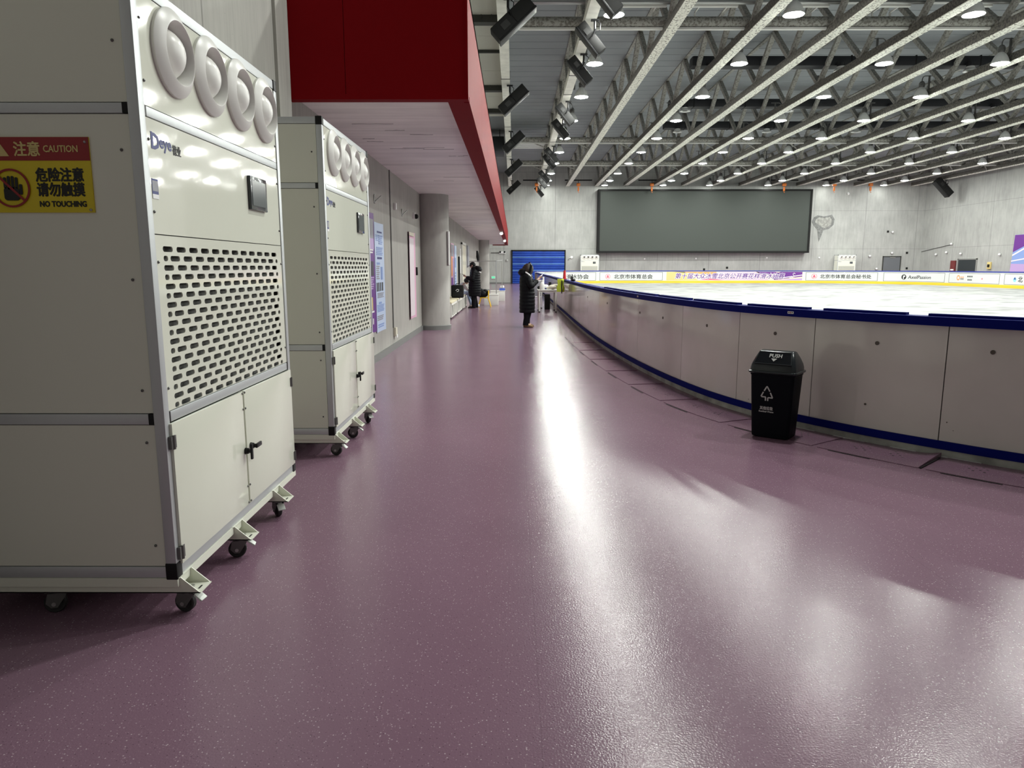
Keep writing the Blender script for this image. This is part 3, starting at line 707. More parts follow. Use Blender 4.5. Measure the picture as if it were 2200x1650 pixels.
for sarc, z in ((36.2, .85), (39.0, .85), (41.55, .84), (42.65, .84), (44.04, .85), (45.22, .865), (46.26, .865), (47.11, .865)):
    p = NEAR.at(sarc, 0, z); q = NEAR.at(sarc, .006, z); MB().cyl(p, q, .017, seg=14).build('bolt_plug', M['plug'], nb)
for sarc in (41.66, 45.45):
    a, b = NEAR.at(sarc-.03, .0712, 1.082), NEAR.at(sarc+.03, .0712, 1.082); ex = (b-a)
    mx = frame((a+b)/2, -ex, (0, 0, 1))
    if mx.to_3x3() @ Vector((0, 0, 1)) @ (NEAR.at(sarc, 1)-NEAR.at(sarc, 0)) < 0: mx = frame((a+b)/2, ex, (0, 0, 1))
    st = MB().prism([(-.034, -.011), (.034, -.011), (.034, .011), (-.034, .011)], .001, mx).build('sticker', M['white'], nb)
    MB().prism(circ(0, 0, .007, 10), .0004, mx @ Matrix.Translation((0, 0, .0011))).build('print_dot', M['signred'], st)
    MB().prism([(-.026, -.004), (-.012, -.004), (-.012, .005), (-.026, .005)], .0004, mx @ Matrix.Translation((0, 0, .0011))).prism([(.012, -.004), (.026, -.004), (.026, .005), (.012, .005)], .0004, mx @ Matrix.Translation((0, 0, .0011))).build('print_mark', M['ink'], st)
sc = MB()
for sarc, z, w in ((46.85, .28, .01), (46.9, .22, .006), (44.9, .16, .008), (46.2, .33, .02)):
    sc.cyl(NEAR.at(sarc, 0, z), NEAR.at(sarc, .003, z), w*.5, seg=8)
sc.build('scuff', M['plug'], nb)
fr_ = MB()
for a, w in ((45.2, .16), (45.55, .2), (45.95, .28), (46.45, .2), (46.8, .32), (47.4, .3)):
    n = 7; pts = [NEAR.at(a+w*i/n, .016, 0).to_2d() for i in range(n+1)]; out = [NEAR.at(a+w*i/n, .012+random.uniform(.012, .045), 0).to_2d() for i in range(n+1)]
    fr_.prism([tuple(p) for p in pts]+[tuple(p) for p in out[::-1]], .006, Matrix.Translation((0, 0, .0005)))
tag(fr_.build('salt_residue', M['frost']), 'patches of white residue on the floor along the barrier curb', 'residue', kind='stuff')

# perforated floor flaps along the curb
def flap(i, a, b, curl):
    t = thing('floor_flap', 'perforated purple floor flap along the barrier, %s from the right' % ORD[i], 'flap', (0, 0, 0), group='floor flaps along the barrier')
    n = 10; rings = []
    for k in range(n+1):
        q = a+(b-a)*k/n; lift = .003+curl*max(0, (k/n-.72)/.28)**2
        rings.append([NEAR.at(q, .05, .001), NEAR.at(q, .52, .001), NEAR.at(q, .52, .005), NEAR.at(q, .28, .004+lift), NEAR.at(q, .05, .004+lift*1.6)])
    MB().ring_loft(rings, True).build('rubber_sheet', M['floor'], t)
    hb = MB(); Lh = b-a
    for cl_ in (.3, .68):
        for r_ in range(4):
            for c_ in range(4):
                if (r_+c_) % 2: continue
                q = a+Lh*cl_+(c_-1.5)*.035; o_ = .24+(r_-1.5)*.045
                p = NEAR.at(q, o_, .0065); hb.cyl(p, p+Vector((0, 0, .0014)), .009, seg=8)
    hb.build('perforation', M['hole'], t)
    sl_ = MB(); NEAR.sweep(sl_, a+.1, a+.1+Lh*.42, .53, .545, .0006, .003, .1); sl_.build('cut_slit', M['hole'], t)
    if curl: ed = MB(); ed.tube([NEAR.at(b+.005, .10, .006), NEAR.at(b+.01, .30, .006), NEAR.at(b+.015, .52, .004)], .007, 6); ed.build('raised_edge', M['hole'], t)
flaps = [(46.9, 47.75, .02), (46.1, 46.85, .02), (45.2, 46.05, .0), (44.1, 45.1, .0), (43.0, 44.0, 0), (41.8, 42.9, 0), (40.5, 41.7, 0), (39.2, 40.4, 0), (37.9, 39.1, 0), (36.6, 37.8, 0)]
for i, (a, b, c) in enumerate(flaps): flap(i, a, b, c)

# far barrier
fbr = thing('rink_barrier', 'far rink barrier with white advert boards, blue top rail and yellow kick plate', 'barrier', (0, 0, 0))
q = 0
while q < FAR.L[-1]-.5:
    e = min(q+2.42, FAR.L[-1]); FAR.sweep(MB(), q+.004, e-.004, 0, -.06, .17, 1.16, .3).build('board_panel', M['panel_in'], fbr); q = e
FAR.sweep(MB(), 0, FAR.L[-1], .02, -.02, .171, .37, .4).build('kick_plate', M['yellow'], fbr)
FAR.sweep(MB(), 0, FAR.L[-1], .03, -.12, 1.15, 1.22, .4).build('cap_rail', M['bluerail'], fbr)
FAR.sweep(MB(), 0, FAR.L[-1], -.06, -.1, .0, 1.15, .4).build('outer_panel', M['panel'], fbr)
def wrap(me, s0, z0, off, name, m, parent):
    bm2 = bmesh.new(); bm2.from_mesh(me)
    for v in bm2.verts:
        p = FAR.at(s0+v.co.x, off+v.co.z, z0+v.co.y); v.co = p
    bm2.to_mesh(me); bm2.free(); me.materials.clear(); me.materials.append(m); return link(name, me, parent)
def strip_rect(s0, s1, z0, z1, o0, o1, name, m, parent): return FAR.sweep(MB(), s0, s1, o0, o1, z0, z1, .3).build(name, m, parent)
def advert(s0, s1, z0=.40, z1=1.07, face='panel_in', border=True):
    p = strip_rect(s0, s1, z0, z1, .0, .006, 'advert_panel', M[face], fbr)
    if border:
        b = MB()
        for a in ((s0, s1, z0, z0+.02), (s0, s1, z1-.02, z1), (s0, s0+.03, z0, z1), (s1-.03, s1, z0, z1)): FAR.sweep(b, a[0], a[1], .004, .009, a[2], a[3], .4)
        b.build('advert_border', M['darkzinc'], p)
    return p
def letters(txt, s0, s1, z, size, m, parent, bold=.006, shear=0, off=.009):
    me = text_mesh(txt, size, bold, width=(s1-s0), ext=.002, shear=shear); return wrap(me, (s0+s1)/2, z, off, 'lettering', m, parent)
def logo_tri(sc_, z, parent, r=.22):
    wrap(ring_mesh(0, 0, r*.86, r, 24), sc_, z, .009, 'logo', M['posterred'], parent)
    me = MB().prism([(-r*.6, -r*.45), (r*.6, -r*.45), (r*.42, -r*.1), (.05, r*.55), (-.05, r*.55), (-r*.42, -r*.1)], .002).mesh('logo')
    wrap(me, sc_, z, .009, 'logo', M['posterred'], parent)
p = advert(3.6, 10.0); letters('滑冰协会', 6.9, 9.3, .72, .42, M['ink'], p)
p = advert(10.35, 15.8); logo_tri(11.1, .72, p); letters('北京市体育总会', 11.66, 14.95, .72, .40, M['ink'], p)
p = advert(16.1, 27.57, .40, 1.12, 'peach', False)
for poly_, m_ in (([(-5.7, -.35), (-3, -.35), (-4.2, .35), (-5.7, .35)], 'gold'), ([(-5.2, .35), (-1.5, .1), (-1.5, .35)], 'orangeink'), ([(-3, -.35), (3, -.35), (2, .35), (-1.2, .35)], 'pinkink'), ([(-2.8, -.3), (-.9, -.35), (-2, -.2)], 'posterred'), ([(1.8, .35), (2.4, .1), (3.9, .25), (3.4, .35)], 'purple'), ([(3.4, -.32), (5.72, -.05), (5.72, .35), (3.9, .35), (3.2, .0)], 'purple'), ([(3.4, -.35), (5.72, -.35), (5.72, -.18)], 'lilac'), ([(4.0, -.2), (5.72, .05), (5.72, .12), (4.0, -.12)], 'posterwhite')):
    me = MB().prism(poly_, .001).mesh('printed_block'); bmx = bmesh.new(); bmx.from_mesh(me)
    bmesh.ops.triangulate(bmx, faces=bmx.faces[:]); bmesh.ops.subdivide_edges(bmx, edges=[e for e in bmx.edges if e.calc_length() > .6], cuts=6, use_grid_fill=True); bmx.to_mesh(me); bmx.free()
    wrap(me, 21.83, .76, .0075 if m_ not in ('posterwhite', 'lilac', 'posterred') else .009, 'printed_block', M[m_], p)
letters('第十届大众冰雪北京公开赛花样滑冰比赛', 16.84, 26.11, .77, .50, M['white'], p, .035, .25, .011)
letters('第十届大众冰雪北京公开赛花样滑冰比赛', 16.84, 26.11, .77, .50, M['purple'], p, .008, .25, .016)
me = MB().tube([(-.25, -.22, .004), (.0, -.18, .004), (.12, -.02, .004), (.02, .1, .004), (.12, .2, .004), (.22, .12, .004)], .025, 6).mesh('skater_mark'); wrap(me, 26.75, .82, .012, 'skater_mark', M['white'], p)
p = advert(27.83, 33.34); logo_tri(28.5, .74, p); letters('北京市体育总会秘书处', 28.96, 32.85, .74, .36, M['ink'], p)
p = advert(33.78, 39.17); letters('AxelPassion', 35.74, 37.75, .74, .36, M['ink'], p, .004, .1)
wrap(MB().prism(circ(0, 0, .2, 24), .002).mesh('logo'), 35.4, .74, .009, 'logo', M['ink'], p); wrap(MB().prism([(-.05, -.16), (-.0, -.16), (.02, .0), (.1, .03), (.1, .11), (-.02, .13), (-.07, .05)], .002).mesh('logo'), 35.4, .74, .013, 'logo', M['white'], p)
p = advert(39.65, 45.08); wrap(ring_mesh(0, 0, .10, .19, 20), 40.75, .76, .009, 'logo', M['orangeink'], p)
for s0, z, w, m_ in ((41.2, .80, .4, 'orangeink'), (41.2, .68, .4, 'darkzinc'), (42.05, .86, .62, 'ink'), (42.05, .63, .5, 'ink'), (43.35, .72, .16, 'posterred')):
    b = MB(); n = max(2, int(w/.1))
    for k in range(n): b.box(-w/2+k*w/n, -w/2+k*w/n+w/n*.62, -.05, .05, 0, .002)
    wrap(b.mesh('small_print'), s0, z, .009, 'small_print', M[m_], p)
p = advert(45.53, 51.0); wrap(ring_mesh(0, 0, .18, .22, 24), 46.5, .75, .009, 'logo', M['posterwhite'], p)
wrap(MB().prism(circ(0, -.04, .15, 20), .002).mesh('logo'), 46.5, .75, .009, 'logo', M['cyan'], p); wrap(MB().prism([(-.1, -.02), (.1, -.02), (.0, .14)], .002).mesh('logo'), 46.5, .75, .013, 'logo', M['navy'], p)
letters('北', 46.8, 47.2, .74, .40, M['ink'], p)

# ------------------------------------------------------------------ dehumidifier cabinets
def caster(parent, x, y, brake, turn=0):
    c = link('caster', None, parent); c.location = (x, y, 0); c.rotation_euler = (0, 0, turn); c.empty_display_size = .03
    f = MB(); f.box(-.045, .045, -.04, .04, .104, .110); f.cyl((0, 0, .092), (0, 0, .104), .03, seg=14)
    for s_ in (-1, 1):
        pl = [(-.04, .094), (.035, .094), (.03, .08), (-.005, .028), (-.03, .028), (-.05, .05)]
        mx = frame((0, s_*.023, 0), (1, 0, 0), (0, 0, 1)); f.prism(pl, .003, mx)
    f.build('fork', M['darkzinc'], c)
    w = MB(); mx = Matrix.Translation((-.018, 0, .045)) @ Matrix.Rotation(PI/2, 4, 'X')
    w.lathe([(.012, -.019), (.030, -.018), (.030, -.014), (.040, -.015), (.045, -.010), (.045, .010), (.040, .015), (.030, .014), (.030, .018), (.012, .019)], 22, mx, True); w.build('wheel', M['rubber'], c)
    MB().cyl((-.018, -.03, .045), (-.018, .03, .045), .009, seg=10).build('axle_bolt', M['steel'], c)
    if brake:
        mx = Matrix.Translation((.035, 0, .088)) @ Matrix.Rotation(R(38), 4, 'Y')
        MB().box(-.02, .01, -.012, .012, -.003, .004, mx).rbox(.0, .045, -.022, .022, -.004, .006, .004, mx).build('brake_pedal', M['pedal'], c)
    return c
screw_me = MB().ball((0, 0, 0), .0065, seg=8).mesh('screw'); screw_me.materials.append(M['darkzinc'])
def dehumidifier(label, loc, rotz, group, near=True, sign=False, nozzle=(80, 14), D=.765):
    t = thing('dehumidifier', label, 'dehumidifier', loc, rotz, group)
    W = 1.66
    fr_ = MB(); p = .045
    for y in (0, W-p):
        for x in (-p, -D): fr_.rbox(x, x+p, y, y+p, .25, 2.545, .004)
    def rail(z0, z1, front=True):
        fr_.rbox(-p+.003, -.003, p, W-p, z0, z1, .004); fr_.rbox(-D+.003, -D+p-.003, p, W-p, z0, z1, .004)
        for y in (.003, W-p+.003): fr_.rbox(-D+p, -p, y, y+p-.006, z0, z1, .004)
    for z0, z1 in ((.185, .235), (.857, .902), (2.086, 2.125), (2.552, 2.60)): rail(z0, z1)
    fr_.build('frame', M['alu'], t)
    for z0, z1 in ((.178, .252), (2.543, 2.606)):
        for y in (-.003, W-p-.003):
            for x in (-p-.003, -D-.003): MB().rbox(x, x+p+.006, y, y+p+.006, z0, z1, .006).build('corner_cap', M['black'], t)
    for z0, z1 in ((.857, .902), (2.086, 2.125)):
        for y in (p, W-p-.013): MB().box(-.045, -.0015, y, y+.013, z0, z1).build('rail_end_cap', M['black'], t)
        for y in (.0015, W-.0465): MB().box(-p-.022, -p, y, y+.045, z0, z1).build('rail_end_cap', M['black'], t)
    for y in (.0, W-.0): # corner block ends on the sides
        pass
    for y0, y1 in ((.008, .020), (W-.020, W-.008)):
        for z0, z1 in ((.238, .854), (.905, 2.083), (2.128, 2.549)):
            MB().box(-D+p+.003, -p-.003, y0, y1, z0, z1).build('side_panel', M['cabside'], t)
    MB().box(-D+.006, -D+.018, p, W-p, .235, 2.55).build('back_panel', M['cabside'], t)
    MB().box(-D+p, -p, p, W-p, 2.57, 2.59).build('top_panel', M['cabside'], t)
    MB().box(-D+p, -.04, p, W-p, .20, .212).build('bottom_panel', M['cabside'], t)
    vp_ = holed_plate([(p+.003, 2.128), (W-p-.003, 2.128), (W-p-.003, 2.549), (p+.003, 2.549)], [circ(.32+k*.3667, 2.388, .119, 36) for k in range(4)], .008)
    put(vp_, frame((-.010, 0, 0), (0, 1, 0), (0, 0, 1)), 'vent_panel', M['cab'], t)
    MB().box(-.016, -.006, p+.003, W-p-.003, 1.633, 2.083).build('control_panel', M['cab'], t)
    # grille with slots
    fx = frame((-.009, 0, 0), (0, 1, 0), (0, 0, 1))
    holes = []
    py, pz = .1203, .0386
    for r_ in range(18):
        z = 1.574-r_*pz
        if r_ % 2 == 0:
            for c_ in range(12): holes.append(rrect(.155+c_*py, z, .086, .023, .0113, 3))
        else:
            holes.append(rrect(.132, z, .038, .023, .0113, 3))
            for c_ in range(11): holes.append(rrect(.155+(c_+.5)*py, z, .086, .023, .0113, 3))
            holes.append(rrect(.155+11.36*py, z, .036, .023, .0113, 3))
    g = holed_plate([(p+.003, .905), (W-p-.003, .905), (W-p-.003, 1.629), (p+.003, 1.629)], holes if near else holes[::1], .006)
    put(g, fx, 'grille_panel', M['cab'], t)
    MB().box(-.045, -.035, p, W-p, .905, 1.63).build('filter', M['filter'], t)
    # vents
    for k in range(4):
        y = .32+k*.3667
        v = link('air_vent', None, t); v.location = (-.006, y, 2.388); v.empty_display_size = .05
        mx = Matrix.Rotation(PI/2, 4, 'Y')
        MB().lathe([(.176, 0), (.177, .014), (.173, .018), (.134, .040), (.128, .042), (.124, .038), (.112, -.03), (.112, -.20)], 40, mx).build('vent_ring', M['vent'], v)
        b = MB(); rb = .109; prof = [(rb*math.sin(R(a)), rb*math.cos(R(a))) for a in range(38, 156, 8)]
        ax, up = nozzle
        m2 = Matrix.Translation((-.056, 0, 0)) @ Matrix.Rotation(R(ax), 4, 'Z') @ Matrix.Rotation(R(-up), 4, 'Y') @ Matrix.Rotation(PI/2, 4, 'Y')
        b.lathe(prof, 32, m2); b.lathe([(r_*.93, z_*.93) for r_, z_ in prof], 32, m2); b.build('nozzle_ball', M['vent'], v)
        MB().cyl((-.20, 0, 0), (-.195, 0, 0), .111, seg=28).build('vent_back', M['ink'], v)
    # touch screen
    sc_ = MB().rbox(-.006, .012, 1.108, 1.362, 1.812, 1.992, .005).build('control_screen', M['screen'], t)
    MB().box(.012, .0135, 1.13, 1.34, 1.835, 1.97).build('display', M['screenf'], sc_)
    # brand lettering
    ft = frame((-.0055, 0, 0), (0, 1, 0), (0, 0, 1))
    me = text_mesh('D', .085, .003, width=.060); put(me, ft @ Matrix.Translation((.118, 2.000, 0)), 'lettering', M['navy'], t)
    me = text_mesh('eye', .068, .002, width=.098); put(me, ft @ Matrix.Translation((.203, 1.990, 0)), 'lettering', M['navy'], t)
    me = text_mesh('德业', .045, .001, width=.075); put(me, ft @ Matrix.Translation((.300, 1.990, 0)), 'lettering', M['ink'], t)
    MB().prism([(.083, 2.028), (.096, 2.028), (.096, 2.034), (.083, 2.034)], .001, ft).prism([(.083, 1.968), (.089, 1.968), (.089, 2.020), (.083, 2.020)], .001, ft).build('logo', M['navy'], t)
    # small sticker (its code is left blank)
    if near:
        s_ = MB().prism([(.062, 1.772), (.112, 1.772), (.112, 1.850), (.062, 1.850)], .001, ft).build('sticker', M['navy'], t)
        MB().prism([(.065, 1.802), (.109, 1.802), (.109, 1.843), (.065, 1.843)], .001, ft @ Matrix.Translation((0, 0, .0004))).build('sticker_face', M['postergrey'], s_)
        MB().prism([(.062, 1.772), (.112, 1.772), (.112, 1.790), (.062, 1.790)], .001, ft @ Matrix.Translation((0, 0, .0004))).build('sticker_face', M['white'], s_)
    # doors
    for k, (y0, y1) in enumerate(((p-.012, .812), (.832, W-p+.012))):
        d = MB().rbox(-.004, .012, y0, y1, .238, .854, .003).build('door', M['cab'], t)
        yh = y0-.006 if k == 0 else y1-.014
        for z in (.775, .29):
            h = MB(); h.box(.0, .014, yh-.012, yh+.032, z-.027, z+.027); h.cyl((.014, yh+.01, z-.03), (.014, yh+.01, z+.03), .007, seg=8); h.build('hinge', M['darkzinc'], d)
        yl, zl = ((.803, .535), (.880, .545))[k]
        l = MB(); l.cyl((.012, yl, zl), (.030, yl, zl), .018, .015, 14); l.cyl((.030, yl, zl), (.042, yl, zl), .011, .011, 10)
        if k == 0: l.rbox(.040, .052, yl-.010, yl+.010, zl-.045, zl+.040, .005)
        else: l.rbox(.040, .052, yl-.010, yl+.065, zl-.012, zl+.012, .005)
        l.build('latch', M['black'], d)
    MB().box(-.012, .003, .816, .828, .238, .854).build('door_post', M['cab'], t)
    swp = []
    for z in (2.45, 2.22, 2.0, 1.72, 1.52, 1.0):
        for y in (.064, W-.064): swp.append((-.005, y, z))
    for z in (2.35, 1.95, 1.45, 1.0, .78, .33): swp += [(-.085, .007, z), (-D+.085, .007, z)]
    for y in (.806, .839):
        for z in (.845, .76, .34, .25): swp.append((.012, y, z))
    for q_ in swp: o_ = link('screw', screw_me, t); o_.location = q_
    # base
    MB().box(-D, .0, .0, W, .146, .1835).build('base_tray', M['cabside'], t)
    for y in (.0, .60, 1.20):
        y0 = y+.015
        c = MB()
        pl_ = [(-D+.02, .11), (.088, .11), (.004, .183), (-D+.02, .183)]
        for yy_ in (y0+.005, y0+.11): c.prism(pl_, .005, frame((0, yy_, 0), (1, 0, 0), (0, 0, 1)))
        c.box(-D+.02, .088, y0, y0+.11, .11, .115); c.box(-D+.02, .006, y0-.012, y0+.122, .183, .1845)
        c.build('skid_channel', M['cabside'], t)
        MB().cyl((.03, y0+.05, .1155), (.03, y0+.05, .125), .011, seg=8).build('bolt', M['steel'], t)
        MB().box(.06, .068, y0+.035, y0+.07, .1152, .1158).build('slot', M['ink'], t)
        caster(t, .01, y0+.055, True, (R(-8), R(12), R(-55))[int(y/.6)] if near else 0)
        caster(t, -.56, y0+.055, False, R(15))
    if sign:
        # warning sign screwed to the side that faces the camera (plane y = 0)
        fs = frame((0, .008, 0), (1, 0, 0), (0, 0, 1))
        w = MB().box(-.665, -.208, .002, .008, 1.712, 1.997).build('warning_sign', M['signyel'], t)
        MB().box(-.665, -.208, .0005, .003, 1.909, 1.997).build('sign_header', M['signred'], w)
        # characters
        def wr(txt, x0, x1, z, size, m, bold=.0015):
            put(text_mesh(txt, size, bold, width=x1-x0), frame((0, .0, 0), (1, 0, 0), (0, 0, 1)) @ Matrix.Translation(((x0+x1)/2, z, -.0015 if m is not M['gold'] else .0)), 'lettering', m, w)
        # face looks to -y: x to the right, z up
        wr('注意', -.500, -.400, 1.953, .058, M['gold']); wr('CAUTION', -.385, -.252, 1.953, .036, M['gold'], .0006)
        wr('危险注意', -.425, -.240, 1.856, .055, M['ink'], .002); wr('请勿触摸', -.425, -.240, 1.800, .055, M['ink'], .002); wr('NO TOUCHING', -.420, -.238, 1.745, .030, M['ink'], .0012)
        fq = frame((0, 0, 0), (1, 0, 0), (0, 0, 1)) @ Matrix.Translation((-.525, 1.805, .0))
        hd = MB(); hd.prism(rrect(0, -.022, .06, .05, .012), .002, fq)
        for k, (xx, hh) in enumerate(((-.023, .042), (-.008, .052), (.007, .052), (.022, .042))): hd.prism(rrect(xx, .02, .011, hh, .005), .002, fq)
        hd.prism(rrect(.037, -.005, .012, .04, .005), .002, fq); hd.build('hand_symbol', M['ink'], w)
        put(ring_mesh(0, 0, .066, .074, 36, .002), fq @ Matrix.Translation((0, 0, .002)), 'prohibition_ring', M['signred'], w)
        MB().prism([(-.052, .045), (-.046, .051), (.052, -.045), (.046, -.051)], .002, fq @ Matrix.Translation((0, 0, .0015))).build('prohibition_bar', M['signred'], w)
        MB().prism([(-.60, 1.925), (-.52, 1.925), (-.56, 1.985)], .002, frame((0, .0005, 0), (1, 0, 0), (0, 0, 1))).build('warning_triangle', M['gold'], w)
        for x, z in ((-.222, 1.978), (-.222, 1.722)): MB().ball((x, .001, z), .006, seg=8).build('screw', M['steel'], w)
    return t
dehumidifier('tall cream dehumidifier nearest the camera with a yellow warning sign', (-1.44, 2.85, 0), 0, None, True, True, (80, 14), .86)
dehumidifier('tall cream dehumidifier standing behind the nearest one by the left wall', (-1.425, 5.48, 0), 0, None, True, False)
dehumidifier('small looking cream dehumidifier at the back wall beside the blue door', (6.05, 65.05, 0), R(-90), None, False, False, (0, 0))
dehumidifier('cream dehumidifier at the back wall below the plaster patch', (29.3, 65.05, 0), R(-90), None, False, False, (0, 0))

# ------------------------------------------------------------------ litter bin
t = thing('litter_bin', 'dark push-lid litter bin with a white recycling mark beside the rink barrier', 'bin', (2.335, 6.215, 0), R(-37))
def rr3(w, d, z, r=.03, cy=0, n=4): return [Vector((x, y+cy, z)) for x, y in rrect(0, 0, w, d, r, n)]
b = MB(); b.ring_loft([rr3(.30, .21, .004), rr3(.325, .235, .012), rr3(.33, .24, .03), rr3(.375, .292, .56), rr3(.385, .30, .565), rr3(.385, .30, .585)]); b.build('bin_body', M['bin'], t)
MB().ring_loft([rr3(.405, .32, .582, .035), rr3(.420, .335, .588, .04), rr3(.420, .335, .600, .04), rr3(.400, .315, .606, .035)]).build('rim', M['lid'], t)
b = MB(); b.ring_loft([rr3(.395, .31, .603, .04), rr3(.392, .305, .630, .04), rr3(.380, .285, .662, .04), rr3(.345, .22, .712, .035), rr3(.300, .13, .765, .03), rr3(.280, .075, .775, .02)]); b.build('lid', M['lid'], t, 50)
sl0, sl1 = Vector((0, -.146, .664)), Vector((0, -.068, .764)); ey = (sl1-sl0).normalized()
fx = frame((0, 0, 0), (1, 0, 0), ey); fx.translation = sl0+(sl1-sl0)*.5+fx.to_3x3() @ Vector((0, 0, .002))
fl_ = MB().prism([(-.155, -.058), (.155, -.058), (.132, .058), (-.132, .058)], .006, fx).build('push_flap', M['bin'], t)
ed = MB()
for a, c in (((-.158, -.061), (.158, -.061)), ((.158, -.061), (.135, .061)), ((.135, .061), (-.135, .061)), ((-.135, .061), (-.158, -.061))):
    ed.tube([fx @ Vector((*a, .004)), fx @ Vector((*c, .004))], .0045, 6)
ed.build('flap_rim', M['lid'], t)
put(text_mesh('PUSH', .050, .0014, width=.105), fx @ Matrix.Translation((.012, .022, .0075)), 'lettering', M['offwhite'], fl_)
MB().prism([(-.022, -.006), (.030, -.006), (.004, -.036)], .001, fx @ Matrix.Translation((0, 0, .0068))).build('arrow_mark', M['offwhite'], fl_)
tl = math.atan((.292-.24)/2/.53)
ff = frame((0, -.12-.026*(.33-.03)/.53-.0015, .33), (1, 0, 0), (0, -math.sin(tl), math.cos(tl)))
rc = MB()
def bar(p0, p1, w=.011):
    d = Vector((p1[0]-p0[0], p1[1]-p0[1])).normalized(); n = Vector((-d.y, d.x))*w/2
    rc.prism([(p0[0]+n.x, p0[1]+n.y), (p1[0]+n.x, p1[1]+n.y), (p1[0]-n.x, p1[1]-n.y), (p0[0]-n.x, p0[1]-n.y)], .0012, ff @ Matrix.Translation((-.035, .075, 0)))
for a, c in (((0, .065), (-.024, .022)), ((0, .065), (.026, .020)), ((-.030, .012), (-.050, -.030)), ((.030, .010), (.050, -.034)), ((-.046, -.032), (-.008, -.032)), ((.010, -.036), (.052, -.036)), ((-.010, -.032), (-.010, -.066)), ((.010, -.036), (.010, -.066))): bar(a, c)
rc.build('recycling_mark', M['offwhite'], t)
put(text_mesh('其他垃圾', .034, .0008, width=.112), ff @ Matrix.Translation((-.035, -.058, 0)), 'lettering', M['offwhite'], t)
put(text_mesh('Residual Waste', .020, .0006, width=.126), ff @ Matrix.Translation((-.035, -.088, 0)), 'lettering', M['offwhite'], t)

# ------------------------------------------------------------------ things on the left wall
def wall_frame(y): return frame((XW, y, 0), (0, 1, 0), (0, 0, 1))     # drawing looks to +x; x runs away from the camera
def poster(label, y0, y1, z0, z1, face, blocks, loose=.012):
    t = thing('poster', label, 'poster', (XW, (y0+y1)/2, (z0+z1)/2)); w, h = y1-y0, z1-z0
    b = MB(); n = 8
    rings = []
    for i in range(n+1):
        q = -w/2+w*i/n; dx = .004+loose*(abs(i/n-.5)*2)**3
        rings.append([Vector((dx, q, -h/2)), Vector((dx+.003, q, -h/2)), Vector((dx+.003, q, h/2)), Vector((dx, q, h/2))])
    b.ring_loft(rings); b.build('sheet', M[face], t)
    for (a0, a1, b0, b1, m_) in blocks:      # fractions across and up
        y_0, y_1 = -w/2+w*a0, -w/2+w*a1; z_0, z_1 = -h/2+h*b0, -h/2+h*b1; mid = ((a0+a1)-1)/2
        x = .009+loose*(abs(max(abs(a0-.5), abs(a1-.5))*2))**3
        MB().box(x-.004, x, y_0, y_1, z_0, z_1).build('printed_block', M[m_], t)
    return t
def lines(a0, a1, b0, b1, n, m_): return [(a0, a1-((k*37) % 11)*.01, b1-(b1-b0)*(k+.6)/n, b1-(b1-b0)*k/n, m_) for k in range(n)]
poster('dark purple event poster on the wall behind the second dehumidifier', 10.55, 11.36, .48, 2.33, 'purple',
       [(.05, .95, .79, .95, 'postergrey'), (.05, .95, .70, .79, 'lilac')]+[(.1+.1*k, .14+.1*k, .82, .94, 'posterdark') for k in range(8)]+lines(.3, .9, .66, .70, 2, 'white')+[(.3, .9, .48, .60, 'posterdark'), (.5, .75, .50, .57, 'posterred')]+lines(.35, .9, .36, .47, 6, 'lilac')+[(.45, .75, .19, .30, 'gold'), (.45, .85, .17, .185, 'white'), (.3, .38, .07, .12, 'white'), (.5, .58, .07, .12, 'white'), (.7, .78, .07, .12, 'white')])
poster('pale blue information poster between the purple poster and the pink one', 11.39, 12.18, .45, 2.21, 'posterblue',
       [(.35, .85, .91, .925, 'navy')]+lines(.15, .45, .83, .89, 4, 'posterblue2')+lines(.5, .9, .80, .89, 5, 'posterblue2')+lines(.2, .9, .70, .78, 5, 'posterblue2')+[(.3, .8, .67, .69, 'navy'), (.2, .55, .62, .64, 'posterblue2')]+lines(.15, .5, .48, .61, 7, 'postergrey')+[(.65, .85, .48, .60, 'posterblue2')]+[(.12+.2*k, .24+.2*k, .375, .455, 'ink') for k in range(4)]+lines(.2, .9, .31, .36, 4, 'postergrey')+[(.35, .65, .255, .275, 'posterblue2')]+lines(.12, .9, .18, .25, 5, 'posterblue2')+lines(.12, .8, .10, .15, 3, 'postergrey')+lines(.2, .85, .03, .07, 2, 'posterblue2'))
poster('narrow pink sheet poster in front of the nearer column', 15.05, 15.93, .40, 2.24, 'posterpink',
       [(.12, .88, .03, .93, 'posterwhite'), (.05, .9, .955, .995, 'creamcloth'), (.3, .8, .80, .88, 'posterred'), (.3, .8, .76, .78, 'orangeink')]+lines(.25, .85, .1, .72, 14, 'posterpink')+[(.25, .85, .05, .07, 'posterred')], .03)
poster('pink and violet poster just beyond the nearer column', 25.2, 26.4, .25, 2.34, 'posterpink', [(.1, .9, .78, .98, 'postergrey'), (.1, .5, .45, .78, 'orangeink'), (.1, .9, .0, .42, 'purple'), (.6, .95, .3, .75, 'lilac')])
poster('pale blue poster beside the violet one beyond the nearer column', 26.6, 27.6, .5, 2.3, 'posterblue', [(.2, .8, .55, .75, 'posterblue2')]+lines(.2, .8, .1, .45, 6, 'posterblue2'))
for i, (y, z) in enumerate(((11.55, 2.58), (14.36, 2.575))):
    t = thing('wall_bracket', 'small V-shaped steel bracket on the left wall, %s one' % ('nearer' if i == 0 else 'farther'), 'bracket', (XW, y, z), group='V brackets on the left wall')
    MB().box(0, .012, -.03, .03, -.08, .05).build('plate', M['darkzinc'], t)
    MB().tube([(.0, -.01, -.07), (.10, .07, .04)], .012, 6).tube([(.0, -.03, -.07), (.02, -.05, .06)], .010, 6).build('arm', M['steel'], t)
